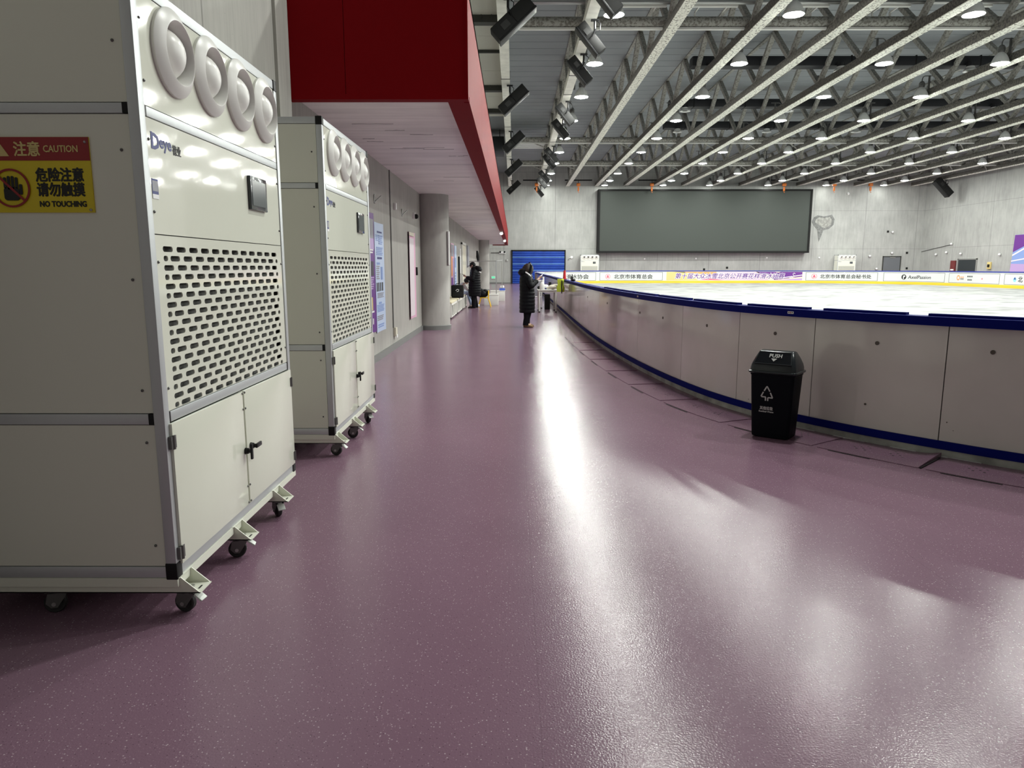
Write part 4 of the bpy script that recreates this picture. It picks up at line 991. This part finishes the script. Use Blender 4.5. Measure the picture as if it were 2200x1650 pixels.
t = thing('socket_box', 'narrow white box on the left wall between the V brackets', 'fitting', (XW, 13.43, 2.61)); MB().rbox(0, .05, -.05, .05, -.06, .06, .01).build('cover', M['white'], t)
t = thing('camera_dome', 'small black and white sensor on the left wall before the column', 'sensor', (XW, 15.94, 2.62)); MB().cyl((0, 0, 0), (.05, 0, 0), .07, seg=14).build('base', M['white'], t); MB().ball((.07, .0, -.02), .055, seg=12).build('dome', M['black'], t)
t = thing('wall_socket', 'white power socket low on the left wall below the thin conduit', 'socket', (XW, 13.1, .30)); MB().rbox(0, .05, -.08, .08, -.06, .10, .01).build('cover', M['creamcloth'], t); MB().rbox(.05, .06, -.05, .05, -.09, -.03, .01).build('plug', M['white'], t)
tag(MB().cyl((XW+.012, 12.98, .40), (XW+.012, 12.98, 3.2), .010, seg=8).build('conduit', M['base']), 'thin grey conduit running up the left wall between the posters', 'pipe')
t = thing('switch_box', 'small black switch box on the left wall right of the pink poster', 'fitting', (XW, 16.15, 1.41)); MB().rbox(0, .05, -.07, .07, -.09, .09, .01).build('cover', M['black'], t)
d4 = link('door_4', None); d4.location = (XW, 31.3, 0); tag(d4, 'beige panelled door in the left wall', 'door', kind='structure')
MB().box(0, .04, -1.1, 1.1, 0, 2.45).build('door_leaf', M['beige'], d4); MB().box(0, .07, -1.2, -1.1, 0, 2.52).box(0, .07, 1.1, 1.2, 0, 2.52).box(0, .07, -1.2, 1.2, 2.45, 2.55).build('door_frame', M['whiteboard'], d4)
for z in (.15, .95, 1.75):
    for y in (-.95, .1): MB().box(.04, .05, y, y+.85, z, z+.65).build('door_panel', M['creamcloth'], d4)
t = thing('notice_frame', 'tall narrow dark notice on the left wall before the beige door', 'notice', (XW, 28.7, 1.37)); MB().box(0, .05, -.14, .14, -.55, .55).build('frame', M['blackmat'], t)
t = thing('notice_frame', 'white paper notice on the left wall between poster and beige door', 'notice', (XW, 29.5, 1.75)); MB().box(0, .03, -.2, .2, -.5, .5).build('sheet', M['white'], t)
t = thing('notice_frame', 'dark picture panel on the left wall after the beige door', 'notice', (XW, 34.3, 2.0)); MB().box(0, .05, -.5, .5, -.5, .5).build('frame', M['postergrey'], t)
t = thing('notice_frame', 'small white notice on the side of the nearer column', 'notice', (-1.70, 17.80, 0)); t.location = (-1.575, 17.36, 1.95); MB().box(-.01, .02, -.1, .1, -.4, .4).build('sheet', M['white'], t)
tag(MB().tube([(XW+.06, 42.3, 2.45), (XW+.10, 42.3, 2.1), (XW+.12, 42.3, 1.8)], [.05, .09, .06], 8).build('umbrella', M['black']), 'folded black umbrella hanging on the left wall behind the person in a cap', 'umbrella')

# ------------------------------------------------------------------ benches, boxes, rack and bag
def bench_proto():
    t = thing('storage_bench', '', 'bench')
    MB().rbox(-.40, 0, 0, 1.9, .455, .50, .008).build('seat_top', M['beigewood'], t)
    for y in (0, .62, 1.24, 1.86):
        MB().box(-.40, -.35, y, y+.04, .07, .455).box(-.05, 0, y, y+.04, .07, .455).box(-.35, -.05, y, y+.04, .40, .455).box(-.35, -.05, y, y+.04, .07, .11).build('divider', M['whiteboard'], t)
    MB().box(-.38, -.01, .0, 1.9, .05, .08).build('lower_shelf', M['whiteboard'], t); MB().box(-.40, -.385, 0, 1.9, .07, .455).build('back_panel', M['base'], t)
    for y in (.02, 1.86):
        for x in (-.37, -.05): MB().box(x, x+.04, y-.005, y+.035, 0, .07).build('foot', M['darkzinc'], t)
    MB().box(-.02, .0, 0, 1.9, .40, .455).build('front_rail', M['whiteboard'], t)
    return t
BP = bench_proto()
for i, y in enumerate((20.6, 23.0, 25.4)):
    o = BP if i == 0 else copy_tree(BP); o.location = (-1.80, y, 0)
    tag(o, ('white storage bench with pale top nearest the column', 'white storage bench under the black backpack', 'white storage bench on which the bent child sits')[i], 'bench', 'benches along the left wall')
    if i < 2:
        s_ = MB(); s_.rbox(-.30, -.04, .10, .52, .085, .30, .05); tag(s_.build('sports_bag', M['blackmat']), 'dark bag inside the %s bench along the left wall' % ('nearest' if i == 0 else 'second'), 'bag'); s_ = None
        bpy.context.scene.collection.objects[-1]
for o in COL.objects:
    if o.name.startswith('sports_bag'): o.location = (-1.80, 20.6 if o.name == 'sports_bag' else 23.0, 0)
t = thing('backpack', 'square black backpack with a white mark on the bench', 'backpack', (-1.86, 23.6, .50))
MB().rbox(-.20, .20, -.16, .16, 0, .42, .05).build('body', M['blackmat'], t); MB().rbox(-.15, .15, -.20, -.15, .03, .20, .03).build('front_pocket', M['blackmat'], t)
MB().tube([(-.05, -.165, .24), (.0, -.17, .28), (.05, -.17, .27), (.04, -.17, .22), (-.02, -.168, .20)], .012, 6).build('mark', M['white'], t)
MB().tube([(-.06, 0, .42), (-.04, 0, .46), (.04, 0, .46), (.06, 0, .42)], .012, 6).build('handle', M['blackmat'], t)
for i, (x0, x1, y, dd, h, lb) in enumerate(((-1.18, -.62, 28.3, .5, .44, 'low white box beside the yellow stool'), (-1.05, -.40, 31.8, .55, .47, 'low white box farther back with a blue and white packet on it'))):
    t = thing('white_box', lb, 'box', ((x0+x1)/2, y, 0)); w = (x1-x0)/2
    MB().rbox(-w, w, 0, dd, 0, h-.04, .008).build('box_body', M['whiteboard'], t); MB().rbox(-w-.01, w+.01, -.01, dd+.01, h-.04, h, .008).build('lid', M['whiteboard'], t)
t = thing('tissue_pack', 'blue and white packet on the farther white box', 'packet', (-.52, 31.95, .47)); MB().rbox(-.13, .13, -.08, .08, 0, .10, .02).build('pack', M['bluepl'], t); MB().rbox(-.10, .09, -.06, .06, .10, .22, .05).build('tissue', M['white'], t)
t = thing('rail_frame', 'thin metal rail frame standing on the two white boxes', 'frame', (-.7, 28.5, 0))
g_ = MB(); g_.cyl((0, 0, .44), (0, 0, 1.74), .018, seg=8).build('post', M['steel'], t)
MB().cyl((.18, 3.4, .47), (.18, 3.4, 1.80), .018, seg=8).build('post', M['steel'], t)
MB().tube([(-1.05, 0, 1.73), (0, 0, 1.74), (.18, 3.4, 1.80)], .015, 8).build('top_rail', M['steel'], t)
MB().cyl((-1.05, .3, .0), (-1.05, 0, 1.73), .015, seg=8).build('post', M['steel'], t)
t = thing('stool', 'small yellow plastic chair with splayed legs holding the black jacket', 'chair', (-1.12, 27.3, 0))
MB().rbox(-.17, .17, -.16, .16, .33, .36, .015).build('seat', M['yelpl'], t)
for sx in (-1, 1):
    for sy in (-1, 1): MB().cyl((sx*.14, sy*.13, .34), (sx*.24, sy*.17, 0), .022, .018, 8).build('leg', M['yelpl'], t)
MB().rbox(.13, .17, -.15, .15, .36, .62, .02).build('backrest', M['yelpl'], t)
b = MB(); b.ball((0, 0, .13), .2, (1.05, .9, .72), 18); b.ball((-.08, .0, .24), .14, (1.1, .9, .8), 14); b.ball((.10, .02, .20), .13, (1, .9, .9), 14)
o = b.build('jacket', M['coat']); o.location = (-1.20, 27.3, .352); tag(o, 'bundled black jacket lying on the yellow chair', 'jacket')

# ------------------------------------------------------------------ people
def skin(name, verts, edges, m, parent, sub=1):
    me = bpy.data.meshes.new(name); me.from_pydata([v[0] for v in verts], edges, [])
    o = link(name, me); o.modifiers.new('skin', 'SKIN'); 
    for i, v in enumerate(verts):
        r = v[1] if isinstance(v[1], tuple) else (v[1], v[1]); me.skin_vertices[0].data[i].radius = r
    me.skin_vertices[0].data[0].use_root = True
    sd = o.modifiers.new('sub', 'SUBSURF'); sd.levels = sub; sd.render_levels = sub
    out = eval_mesh(o); bpy.data.objects.remove(o)
    for p in out.polygons: p.use_smooth = True
    out.materials.clear(); out.materials.append(m); return link(name, out, parent)
def body(parent, J, sc=1.0):
    """J: joint positions; root = pelvis"""
    V, E = [], []
    def add(p, r, frm=None):
        V.append((tuple(p), r)); i = len(V)-1
        if frm is not None: E.append((frm, i))
        return i
    pel = add(J['pelvis'], (.12*sc, .10*sc)); ch = add(J['chest'], (.14*sc, .10*sc), pel); nk = add(J['neck'], (.055*sc, .055*sc), ch)
    hd = Vector(J['head']); f = Vector(J['face']).normalized()
    h0 = add(hd+Vector((0, 0, -.07*sc)), (.065*sc, .075*sc), nk); h1 = add(hd, (.078*sc, .092*sc), h0); h2 = add(hd+Vector((0, 0, .075*sc)), (.062*sc, .075*sc), h1)
    for s_ in 'lr':
        sh = add(J['sh_'+s_], .055*sc, ch); el = add(J['el_'+s_], .042*sc, sh); wr_ = add(J['wr_'+s_], .028*sc, el)
        w, hn = Vector(J['wr_'+s_]), Vector(J['hand_'+s_]); d = (hn-w).normalized(); side = Vector(J.get('palm_'+s_, (1, 0, 0))); side = (side-d*side.dot(d)).normalized(); nrm = d.cross(side)
        pm = add(w+d*.05*sc, (.030*sc, .018*sc), wr_); kn = add(w+d*.085*sc, (.036*sc, .014*sc), pm)
        for k, ln in enumerate((.062, .072, .067, .052)):
            off = side*(k-1.5)*.019*sc; curl = J.get('curl', .5)
            a = add(w+d*.095*sc+off, .0095*sc, kn); b_ = add(w+d*(.095+ln*.5)*sc+off+nrm*curl*.012*sc, .0085*sc, a); add(w+d*(.095+ln*.82)*sc+off+nrm*curl*.035*sc, .0075*sc, b_)
        th = add(w+d*.045*sc-side*.034*sc+nrm*.01*sc, .0105*sc, pm); add(w+d*.085*sc-side*.052*sc+nrm*.028*sc, .009*sc, th)
        hp = add(J['hip_'+s_], .085*sc, pel); kk = add(J['kn_'+s_], .058*sc, hp); an = add(J['an_'+s_], .040*sc, kk)
        fo = Vector(J['an_'+s_])+Vector((0, .05, -.045))*sc if 'toe_'+s_ not in J else Vector(J['toe_'+s_]); add(fo, .032*sc, an)
    bd = skin('body', V, E, M['skin'], parent, 1)
    rt = f.cross(Vector((0, 0, 1))).normalized(); up = rt.cross(f)
    fc = MB()
    fc.ball(hd+f*.098*sc-up*.012*sc, .016*sc, (1, 1, 1.3), 8); fc.build('nose', M['skin'], parent)
    for s_ in (-1, 1):
        MB().ball(hd+f*.084*sc+rt*s_*.033*sc+up*.012*sc, .011*sc, seg=8).build('eye', M['ink'], parent)
        MB().ball(hd+rt*s_*.082*sc-up*.005*sc, .026*sc, (.5, .8, 1.2), 8).build('ear', M['skin'], parent)
    mth_ = hd+f*.086*sc-up*.048*sc; MB().tube([mth_-rt*.022*sc, mth_+f*.004*sc, mth_+rt*.022*sc], .006*sc, 6).build('mouth', M['posterred'], parent)
    return f, rt, up
def ell(c, a, b, n=24, ph=0, rip=0): return [Vector((c[0]+(a+rip*math.sin(5*2*PI*i/n))*math.cos(2*PI*i/n), c[1]+(b)*math.sin(2*PI*i/n), c[2])) for i in range(n)]
def coat(parent, levels, sleeves, m, name='coat', quilt=.09, puff=.012):
    """levels: (z, cx, cy, halfwidth, halfdepth); quilted rings"""
    b = MB(); rings = []
    for (z0, x0, y0, a0, d0), (z1, x1, y1, a1, d1) in zip(levels, levels[1:]):
        n = max(2, int(abs(z1-z0)/.02))
        for i in range(n):
            q = i/n; z = z0+(z1-z0)*q; pf = puff*abs(math.sin(PI*z/quilt)); rings.append(ell((x0+(x1-x0)*q, y0+(y1-y0)*q, z), a0+(a1-a0)*q+pf, d0+(d1-d0)*q+pf))
    z, x, y, a, d = levels[-1]; rings.append(ell((x, y, z), a, d)); b.ring_loft(rings)
    for pts, r0, r1 in sleeves:
        pts = [Vector(p) for p in pts]; fine = []; rad = []; seg = []
        tot = sum((q-p).length for p, q in zip(pts, pts[1:])); acc = 0
        for p, q in zip(pts, pts[1:]):
            n = max(3, int((q-p).length/.025))
            for i in range(n):
                fine.append(p+(q-p)*i/n); u = (acc+(q-p).length*i/n); rad.append(r0+(r1-r0)*u/tot+puff*.7*abs(math.sin(PI*u/quilt)))
            acc += (q-p).length
        fine.append(pts[-1]); rad.append(r1); b.tube(fine, rad, 14)
    return b.build(name, m, parent, 60)

# person in the walkway, turned to the right, looking at a phone
pz = thing('person', 'person in a long black hooded padded coat looking at a phone in the walkway', 'person', (.335, 17.9, 0), R(-82))
J = dict(pelvis=(0, 0, .88), chest=(0, -.02, 1.20), neck=(0, .0, 1.36), head=(0, .055, 1.475), face=(0, .86, -.5), sh_l=(-.16, -.01, 1.29), sh_r=(.16, -.01, 1.29), el_l=(-.22, .06, 1.04), el_r=(.22, .06, 1.04),
         wr_l=(-.08, .24, 1.17), wr_r=(.07, .25, 1.19), hand_l=(-.02, .30, 1.22), hand_r=(.03, .31, 1.24), palm_l=(0, .5, 1), palm_r=(0, .5, 1), hip_l=(-.09, 0, .84), hip_r=(.09, 0, .84), kn_l=(-.09, .02, .46), kn_r=(.10, .0, .46), an_l=(-.09, .02, .10), an_r=(.11, -.04, .10), toe_l=(-.10, .13, .045), toe_r=(.14, .08, .045), curl=1.0)
f, rt, up = body(pz, J)
coat(pz, [(.37, 0, 0, .225, .185), (.55, 0, 0, .23, .19), (.85, 0, 0, .225, .18), (1.0, 0, -.01, .225, .175), (1.18, 0, -.02, .235, .165), (1.28, 0, -.025, .215, .15), (1.34, 0, -.02, .15, .12), (1.38, 0, -.01, .09, .085)],
     [([(-.17, -.02, 1.27), (-.25, .05, 1.03), (-.11, .215, 1.14)], .085, .055), ([(.17, -.02, 1.27), (.25, .05, 1.03), (.10, .225, 1.16)], .085, .055)], M['coat'])
hd_ = Vector(J['head'])
h = MB()
# hood pulled over the back of the head
rings = []
for k in range(9):
    a = -20+k*27; rings.append([])
    for i in range(15):
        b_ = PI*i/14; yy = math.cos(R(a))*.0
    rings.pop()
for k in range(8):
    q = k/7; zc = hd_.z-.15+q*.27; rx = .155*math.sqrt(max(.02, 1-((q-.38)/.66)**2)); ry = rx*1.05
    yc = hd_.y-.045+.0*q+.03*q; rings.append([Vector((rx*math.cos(2*PI*i/20), yc+ry*math.sin(2*PI*i/20)-(.03 if math.sin(2*PI*i/20) > .55 else 0), zc)) for i in range(20)])
h.ring_loft(rings); h.build('hair', M['hair'], pz, 60)
MB().tube([(-.13, .0, hd_.z-.17), (-.15, .05, hd_.z-.06), (-.125, .075, hd_.z+.05), (0, .06, hd_.z+.115), (.125, .075, hd_.z+.05), (.15, .05, hd_.z-.06), (.13, .0, hd_.z-.17)], [.03, .034, .036, .034, .036, .034, .03], 12).build('hood', M['coat'], pz)
MB().ring_loft([ell((0, -.13, 1.30), .12, .07), ell((0, -.14, 1.36), .16, .10), ell((0, -.11, 1.44), .15, .09), ell((0, -.09, 1.47), .10, .05)]).build('hood_back', M['coat'], pz)
MB().tube([(.13, -.06, 1.375), (.205, -.0, 1.33), (.225, .05, 1.27)], .02, 6).build('drawstring', M['white'], pz)
for s_, ay, kx in (('l', .02, -.09), ('r', -.04, .11)):
    MB().tube([(kx*.9, 0, .60), (kx, .01, .40), (kx, ay-.01, .10), (kx, ay-.01, .06)], [.095, .09, .075, .08], 14).build('trousers', M['trouser'], pz)
    b = MB(); d_ = -.1 if s_ == 'l' else .25
    mx = Matrix.Translation((kx, ay, 0)) @ Matrix.Rotation(-d_, 4, 'Z')
    pts = []
    for q, w, hh in ((-.07, .035, .085), (-.05, .045, .10), (.0, .046, .10), (.06, .050, .085), (.12, .052, .065), (.155, .045, .05), (.17, .025, .035)):
        pts.append([mx @ Vector((w*math.cos(a_), q, max(.004, .004+hh*.5+hh*.5*math.sin(a_)))) for a_ in [2*PI*i/14 for i in range(14)]])
    b.ring_loft(pts); b.build('shoe', M['boot'], pz)
ph = thing('smartphone', 'phone held by the person in the hooded padded coat', 'phone', pz.matrix_basis @ Vector((.0, .335, 1.27)), R(-82))
MB().rbox(-.037, .037, -.006, .006, -.075, .075, .006, Matrix.Rotation(R(-50), 4, 'X')).build('case', M['white'], ph); MB().box(-.033, .033, -.0075, -.006, -.07, .07, Matrix.Rotation(R(-50), 4, 'X')).build('display', M['litwhite'], ph)

# person by the benches, turned to the left
p2 = thing('person', 'person in a black cap and long black coat standing by the benches', 'person', (-1.47, 26.4, 0), R(86))
K = 1.06
J2 = {k: tuple(x*K for x in v) if isinstance(v, tuple) and not k.startswith(('face', 'palm')) else v for k, v in J.items()}
J2['wr_l'] = (-.10, .27, 1.14); J2['hand_l'] = (-.04, .34, 1.18); J2['wr_r'] = (.10, .27, 1.14); J2['hand_r'] = (.05, .34, 1.18); J2['face'] = (0, .9, -.4)
f, rt, up = body(p2, J2, 1.05)
coat(p2, [(.44, 0, -.02, .23, .21), (.60, 0, -.02, .25, .23), (.95, 0, -.02, .245, .21), (1.1, 0, -.03, .24, .19), (1.27, 0, -.035, .25, .18), (1.37, 0, -.035, .23, .16), (1.44, 0, -.02, .16, .13), (1.49, 0, -.0, .10, .10)],
     [([(-.18, -.02, 1.36), (-.27, .02, 1.06), (-.13, .25, 1.12)], .092, .06), ([(.18, -.02, 1.36), (.27, .02, 1.06), (.13, .25, 1.12)], .092, .06)], M['coat'])
MB().ring_loft([ell((0, -.15, 1.32), .12, .07), ell((0, -.19, 1.40), .17, .12), ell((0, -.17, 1.50), .17, .11), ell((0, -.12, 1.55), .10, .06)]).build('hood', M['coat'], p2)
MB().tube([(-.12, -.2, 1.33), (0, -.26, 1.30), (.12, -.2, 1.33)], .016, 6).build('strap', M['white'], p2)
h2 = Vector(J2['head'])
b = MB(); b.ball(h2+Vector((0, -.012, .03)), .108, (.92, 1.05, .95), 18); b.build('cap', M['black'], p2)
MB().rbox(-.075, .075, .08, .19, -.008, .006, .006, Matrix.Translation(h2+Vector((0, 0, .035))) @ Matrix.Rotation(R(-22), 4, 'X')).build('cap_brim', M['black'], p2)
MB().ball(h2+Vector((0, -.04, -.05)), .085, (.95, .9, 1.1), 14).build('hair', M['blackhair'], p2)
for s_, ay, kx in (('l', .02, -.095), ('r', -.05, .115)):
    MB().tube([(kx*.9, 0, .62), (kx, .01, .42), (kx, ay-.01, .10), (kx, ay-.01, .05)], [.10, .09, .075, .08], 14).build('trousers', M['trouser'], p2)
    b = MB(); mx = Matrix.Translation((kx, ay, 0)); pts = []
    for q, w, hh in ((-.08, .035, .085), (-.05, .045, .10), (.0, .046, .10), (.07, .050, .085), (.14, .052, .065), (.18, .045, .05), (.20, .025, .035)):
        pts.append([mx @ Vector((w*math.cos(a_), q, max(.004, .004+hh*.5+hh*.5*math.sin(a_)))) for a_ in [2*PI*i/14 for i in range(14)]])
    b.ring_loft(pts); b.build('shoe', M['blackmat'], p2)
ph = thing('smartphone', 'dark phone held by the person in the black cap', 'phone', p2.matrix_basis @ Vector((0, .375, 1.205)), R(86))
MB().rbox(-.037, .037, -.006, .006, -.075, .075, .006, Matrix.Rotation(R(-50), 4, 'X')).build('case', M['blackmat'], ph)

# child bent forward on the third bench
p3 = thing('person', 'child with black hair sitting bent forward on the bench behind the backpack', 'person', (-2.0, 26.75, 0), R(-75))
J3 = dict(pelvis=(0, -.05, .58), chest=(0, .10, .80), neck=(0, .18, .90), head=(0, .25, .985), face=(0, .8, -.6), sh_l=(-.12, .11, .86), sh_r=(.12, .11, .86), el_l=(-.17, .22, .68), el_r=(.17, .22, .68), wr_l=(-.10, .36, .60), wr_r=(.10, .36, .60), hand_l=(-.08, .44, .56), hand_r=(.08, .44, .56), palm_l=(1, 0, 0), palm_r=(1, 0, 0), hip_l=(-.07, 0, .57), hip_r=(.07, 0, .57), kn_l=(-.08, .30, .52), kn_r=(.10, .32, .52), an_l=(-.08, .42, .11), an_r=(.12, .55, .12), toe_l=(-.08, .52, .05), toe_r=(.13, .65, .06), curl=.8)
body(p3, J3, .86)
b = MB(); b.tube([(0, -.06, .53), (0, -.03, .62), (0, .08, .78), (0, .15, .87), (0, .17, .90)], [.13, .15, .145, .11, .06], 16)
for s_ in (-1, 1): b.tube([(s_*.12, .11, .85), (s_*.17, .22, .68), (s_*.105, .35, .605)], [.06, .05, .04], 10)
b.build('jacket', M['whitecloth'], p3)
MB().ball(Vector(J3['head'])+Vector((0, -.02, .02)), .098, (.95, 1.0, .98), 16).build('hair', M['blackhair'], p3)
for s_, kn, an in ((-1, J3['kn_l'], J3['an_l']), (1, J3['kn_r'], J3['an_r'])):
    MB().tube([(s_*.07, -.02, .575), kn, an], [.095, .075, .055], 12).build('trousers', M['posterblue'], p3)
    kv, av = Vector(kn), Vector(an); MB().tube([kv+Vector((s_*.06, 0, 0)), av+Vector((s_*.045, 0, .02))], [.025, .02], 8).build('trouser_stripe', M['black'], p3)
    MB().rbox(-.045, .045, -.08, .15, -.10, .0, .035, Matrix.Translation(av+Vector((0, 0, 0)))).build('shoe', M['shoe'], p3)

# ------------------------------------------------------------------ table with odds and ends by the barrier
t = thing('table', 'small white table by the rink barrier behind the standing person', 'table', (1.14, 24.0, 0))
MB().rbox(-.33, .33, -.1, 1.1, .72, .75, .006).build('tabletop', M['whiteboard'], t)
MB().box(-.29, .29, -.06, -.03, .66, .72).box(-.29, .29, 1.03, 1.06, .66, .72).box(-.29, -.26, -.06, 1.06, .66, .72).box(.26, .29, -.06, 1.06, .66, .72).build('apron', M['whiteboard'], t)
for x in (-.28, .28):
    for y in (-.05, 1.05): 
        l = MB().box(x-.025, x+.025, y-.025, y+.025, .0, .72).build('leg', M['whiteboard'], t); MB().box(x-.026, x+.026, y-.026, y+.026, 0, .03).build('foot_cap', M['blackmat'], l)
t = thing('jug', 'white plastic jug on the white table', 'jug', (.95, 24.0, .75)); MB().lathe([(.001, 0), (.08, 0), (.085, .02), (.085, .18), (.05, .24), (.03, .26), (.03, .29)], 16, cap=True).build('bottle', M['whitecloth'], t); MB().cyl((0, 0, .29), (0, 0, .33), .034, seg=12).build('cap', M['white'], t)
tag(MB().rbox(-.05, .05, -.09, .09, 0, .11, .045).build('pouch', M['blackmat']), 'small black pouch on the left edge of the white table', 'pouch').location = (.86, 24.6, .75)
t = thing('helmet', 'blue and white cap lying on the white table', 'cap', (1.09, 24.4, .774)); MB().ball((0, 0, .06), .11, (1, 1.1, .75), 16).build('shell', M['white'], t); MB().rbox(-.12, .10, -.13, -.06, .0, .03, .012).build('peak', M['navy'], t)
t = thing('camera_tripod', 'small black tripod gadget on the white table', 'tripod', (1.25, 24.75, .752)); MB().rbox(-.05, .05, -.05, .05, .12, .24, .02).build('head', M['black'], t)
for k in range(3): MB().cyl((0, 0, .14), (.09*math.cos(2.1*k), .09*math.sin(2.1*k), 0), .012, .01, 6).build('leg', M['black'], t)
b = MB(); b.ball((0, 0, .085), .15, (1.0, 1.1, .55), 16); b.ball((.10, .0, .14), .10, (1.3, .9, .5), 14); b.ball((-.12, .05, .06), .08, (1.2, 1, .6), 12)
o = b.build('cloth_bundle', M['creamcloth']); o.location = (1.31, 24.05, .7525); tag(o, 'crumpled cream cloth bundle on the right of the white table', 'cloth')
tag(MB().cyl((0, 0, 0), (0, 0, .42), .035, .03, 12).build('paper_roll', M['white']), 'upright white paper roll at the back of the white table', 'roll').location = (1.02, 24.75, .75)
t = thing('towel_rail', 'white tubular rail stand between the standing person and the table', 'rail', (.72, 26.3, 0))
for z in (1.0, .42): MB().cyl((-.32, 0, z), (.3, 0, z), .02, seg=8).build('bar', M['white'], t)
for x in (-.32, .3):
    l = MB().cyl((x, 0, 0), (x, 0, 1.02), .02, seg=8).build('post', M['white'], t); MB().box(x-.02, x+.02, -.2, .2, 0, .03).build('foot', M['blackmat'], l)
MB().rbox(-.29, .27, -.012, .012, .45, .98, .01).build('net_panel', M['postergrey'], t)
o = MB().rbox(-.10, .10, -.1, .1, .0, .55, .03).build('tote_bag', M['blackmat']); o.location = (1.2, 25.55, 0); tag(o, 'black bag standing behind the white table on the floor', 'bag')
# vest, red pole and small bottle on the barrier
t = thing('vest', 'yellow-green hi-vis vest hung over the barrier rail', 'vest', (1.44, 22.0, 1.12), R(90))
b = MB(); rings = []
for k in range(9):
    q = k/8; w = .085+.04*q+.012*math.sin(q*11); z = .03-q*.40
    rings.append([Vector((-.03-.02*math.sin(q*9), -w, z)), Vector((-.055-.02*math.sin(q*9), -w*.3, z)), Vector((-.045, w*.4, z)), Vector((-.03, w, z)), Vector((-.012, w, z)), Vector((-.012, -w, z))])
b.ring_loft(rings); b.box(-.03, .12, -.10, .10, .0, .02); b.build('vest_body', M['hivis'], t)
MB().box(-.088, -.03, -.05, -.02, -.42, -.02).build('vest_strap', M['blackmat'], t)
t = thing('marker_post', 'red marker post standing on the barrier rail', 'post', (1.6, 22.6, 1.118)); MB().cyl((0, 0, 0), (0, 0, .28), .055, .035, 12).build('post', M['redplastic'], t); MB().rbox(-.06, .06, -.06, .06, 0, .03, .01).build('foot', M['redplastic'], t)
t = thing('bottle', 'small dark bottle on the barrier rail right of the vest', 'bottle', (1.62, 19.9, 1.118)); MB().lathe([(.001, 0), (.035, 0), (.037, .02), (.034, .10), (.014, .14), (.012, .17)], 14, cap=True).build('glass', M['black'], t); MB().cyl((0, 0, .17), (0, 0, .19), .014, seg=10).build('cap', M['black'], t)
t = thing('glove', 'crumpled black glove on the barrier rail beside the dark bottle', 'glove', (1.62, 19.5, 1.115)); MB().ball((0, 0, .04), .065, (1, 1.4, .6), 12).build('palm', M['black'], t)
for k in range(4): MB().tube([(-.03+.02*k, .06, .04), (-.035+.022*k, .12, .045), (-.035+.022*k, .15, .03)], .011, 6).build('finger', M['black'], t)
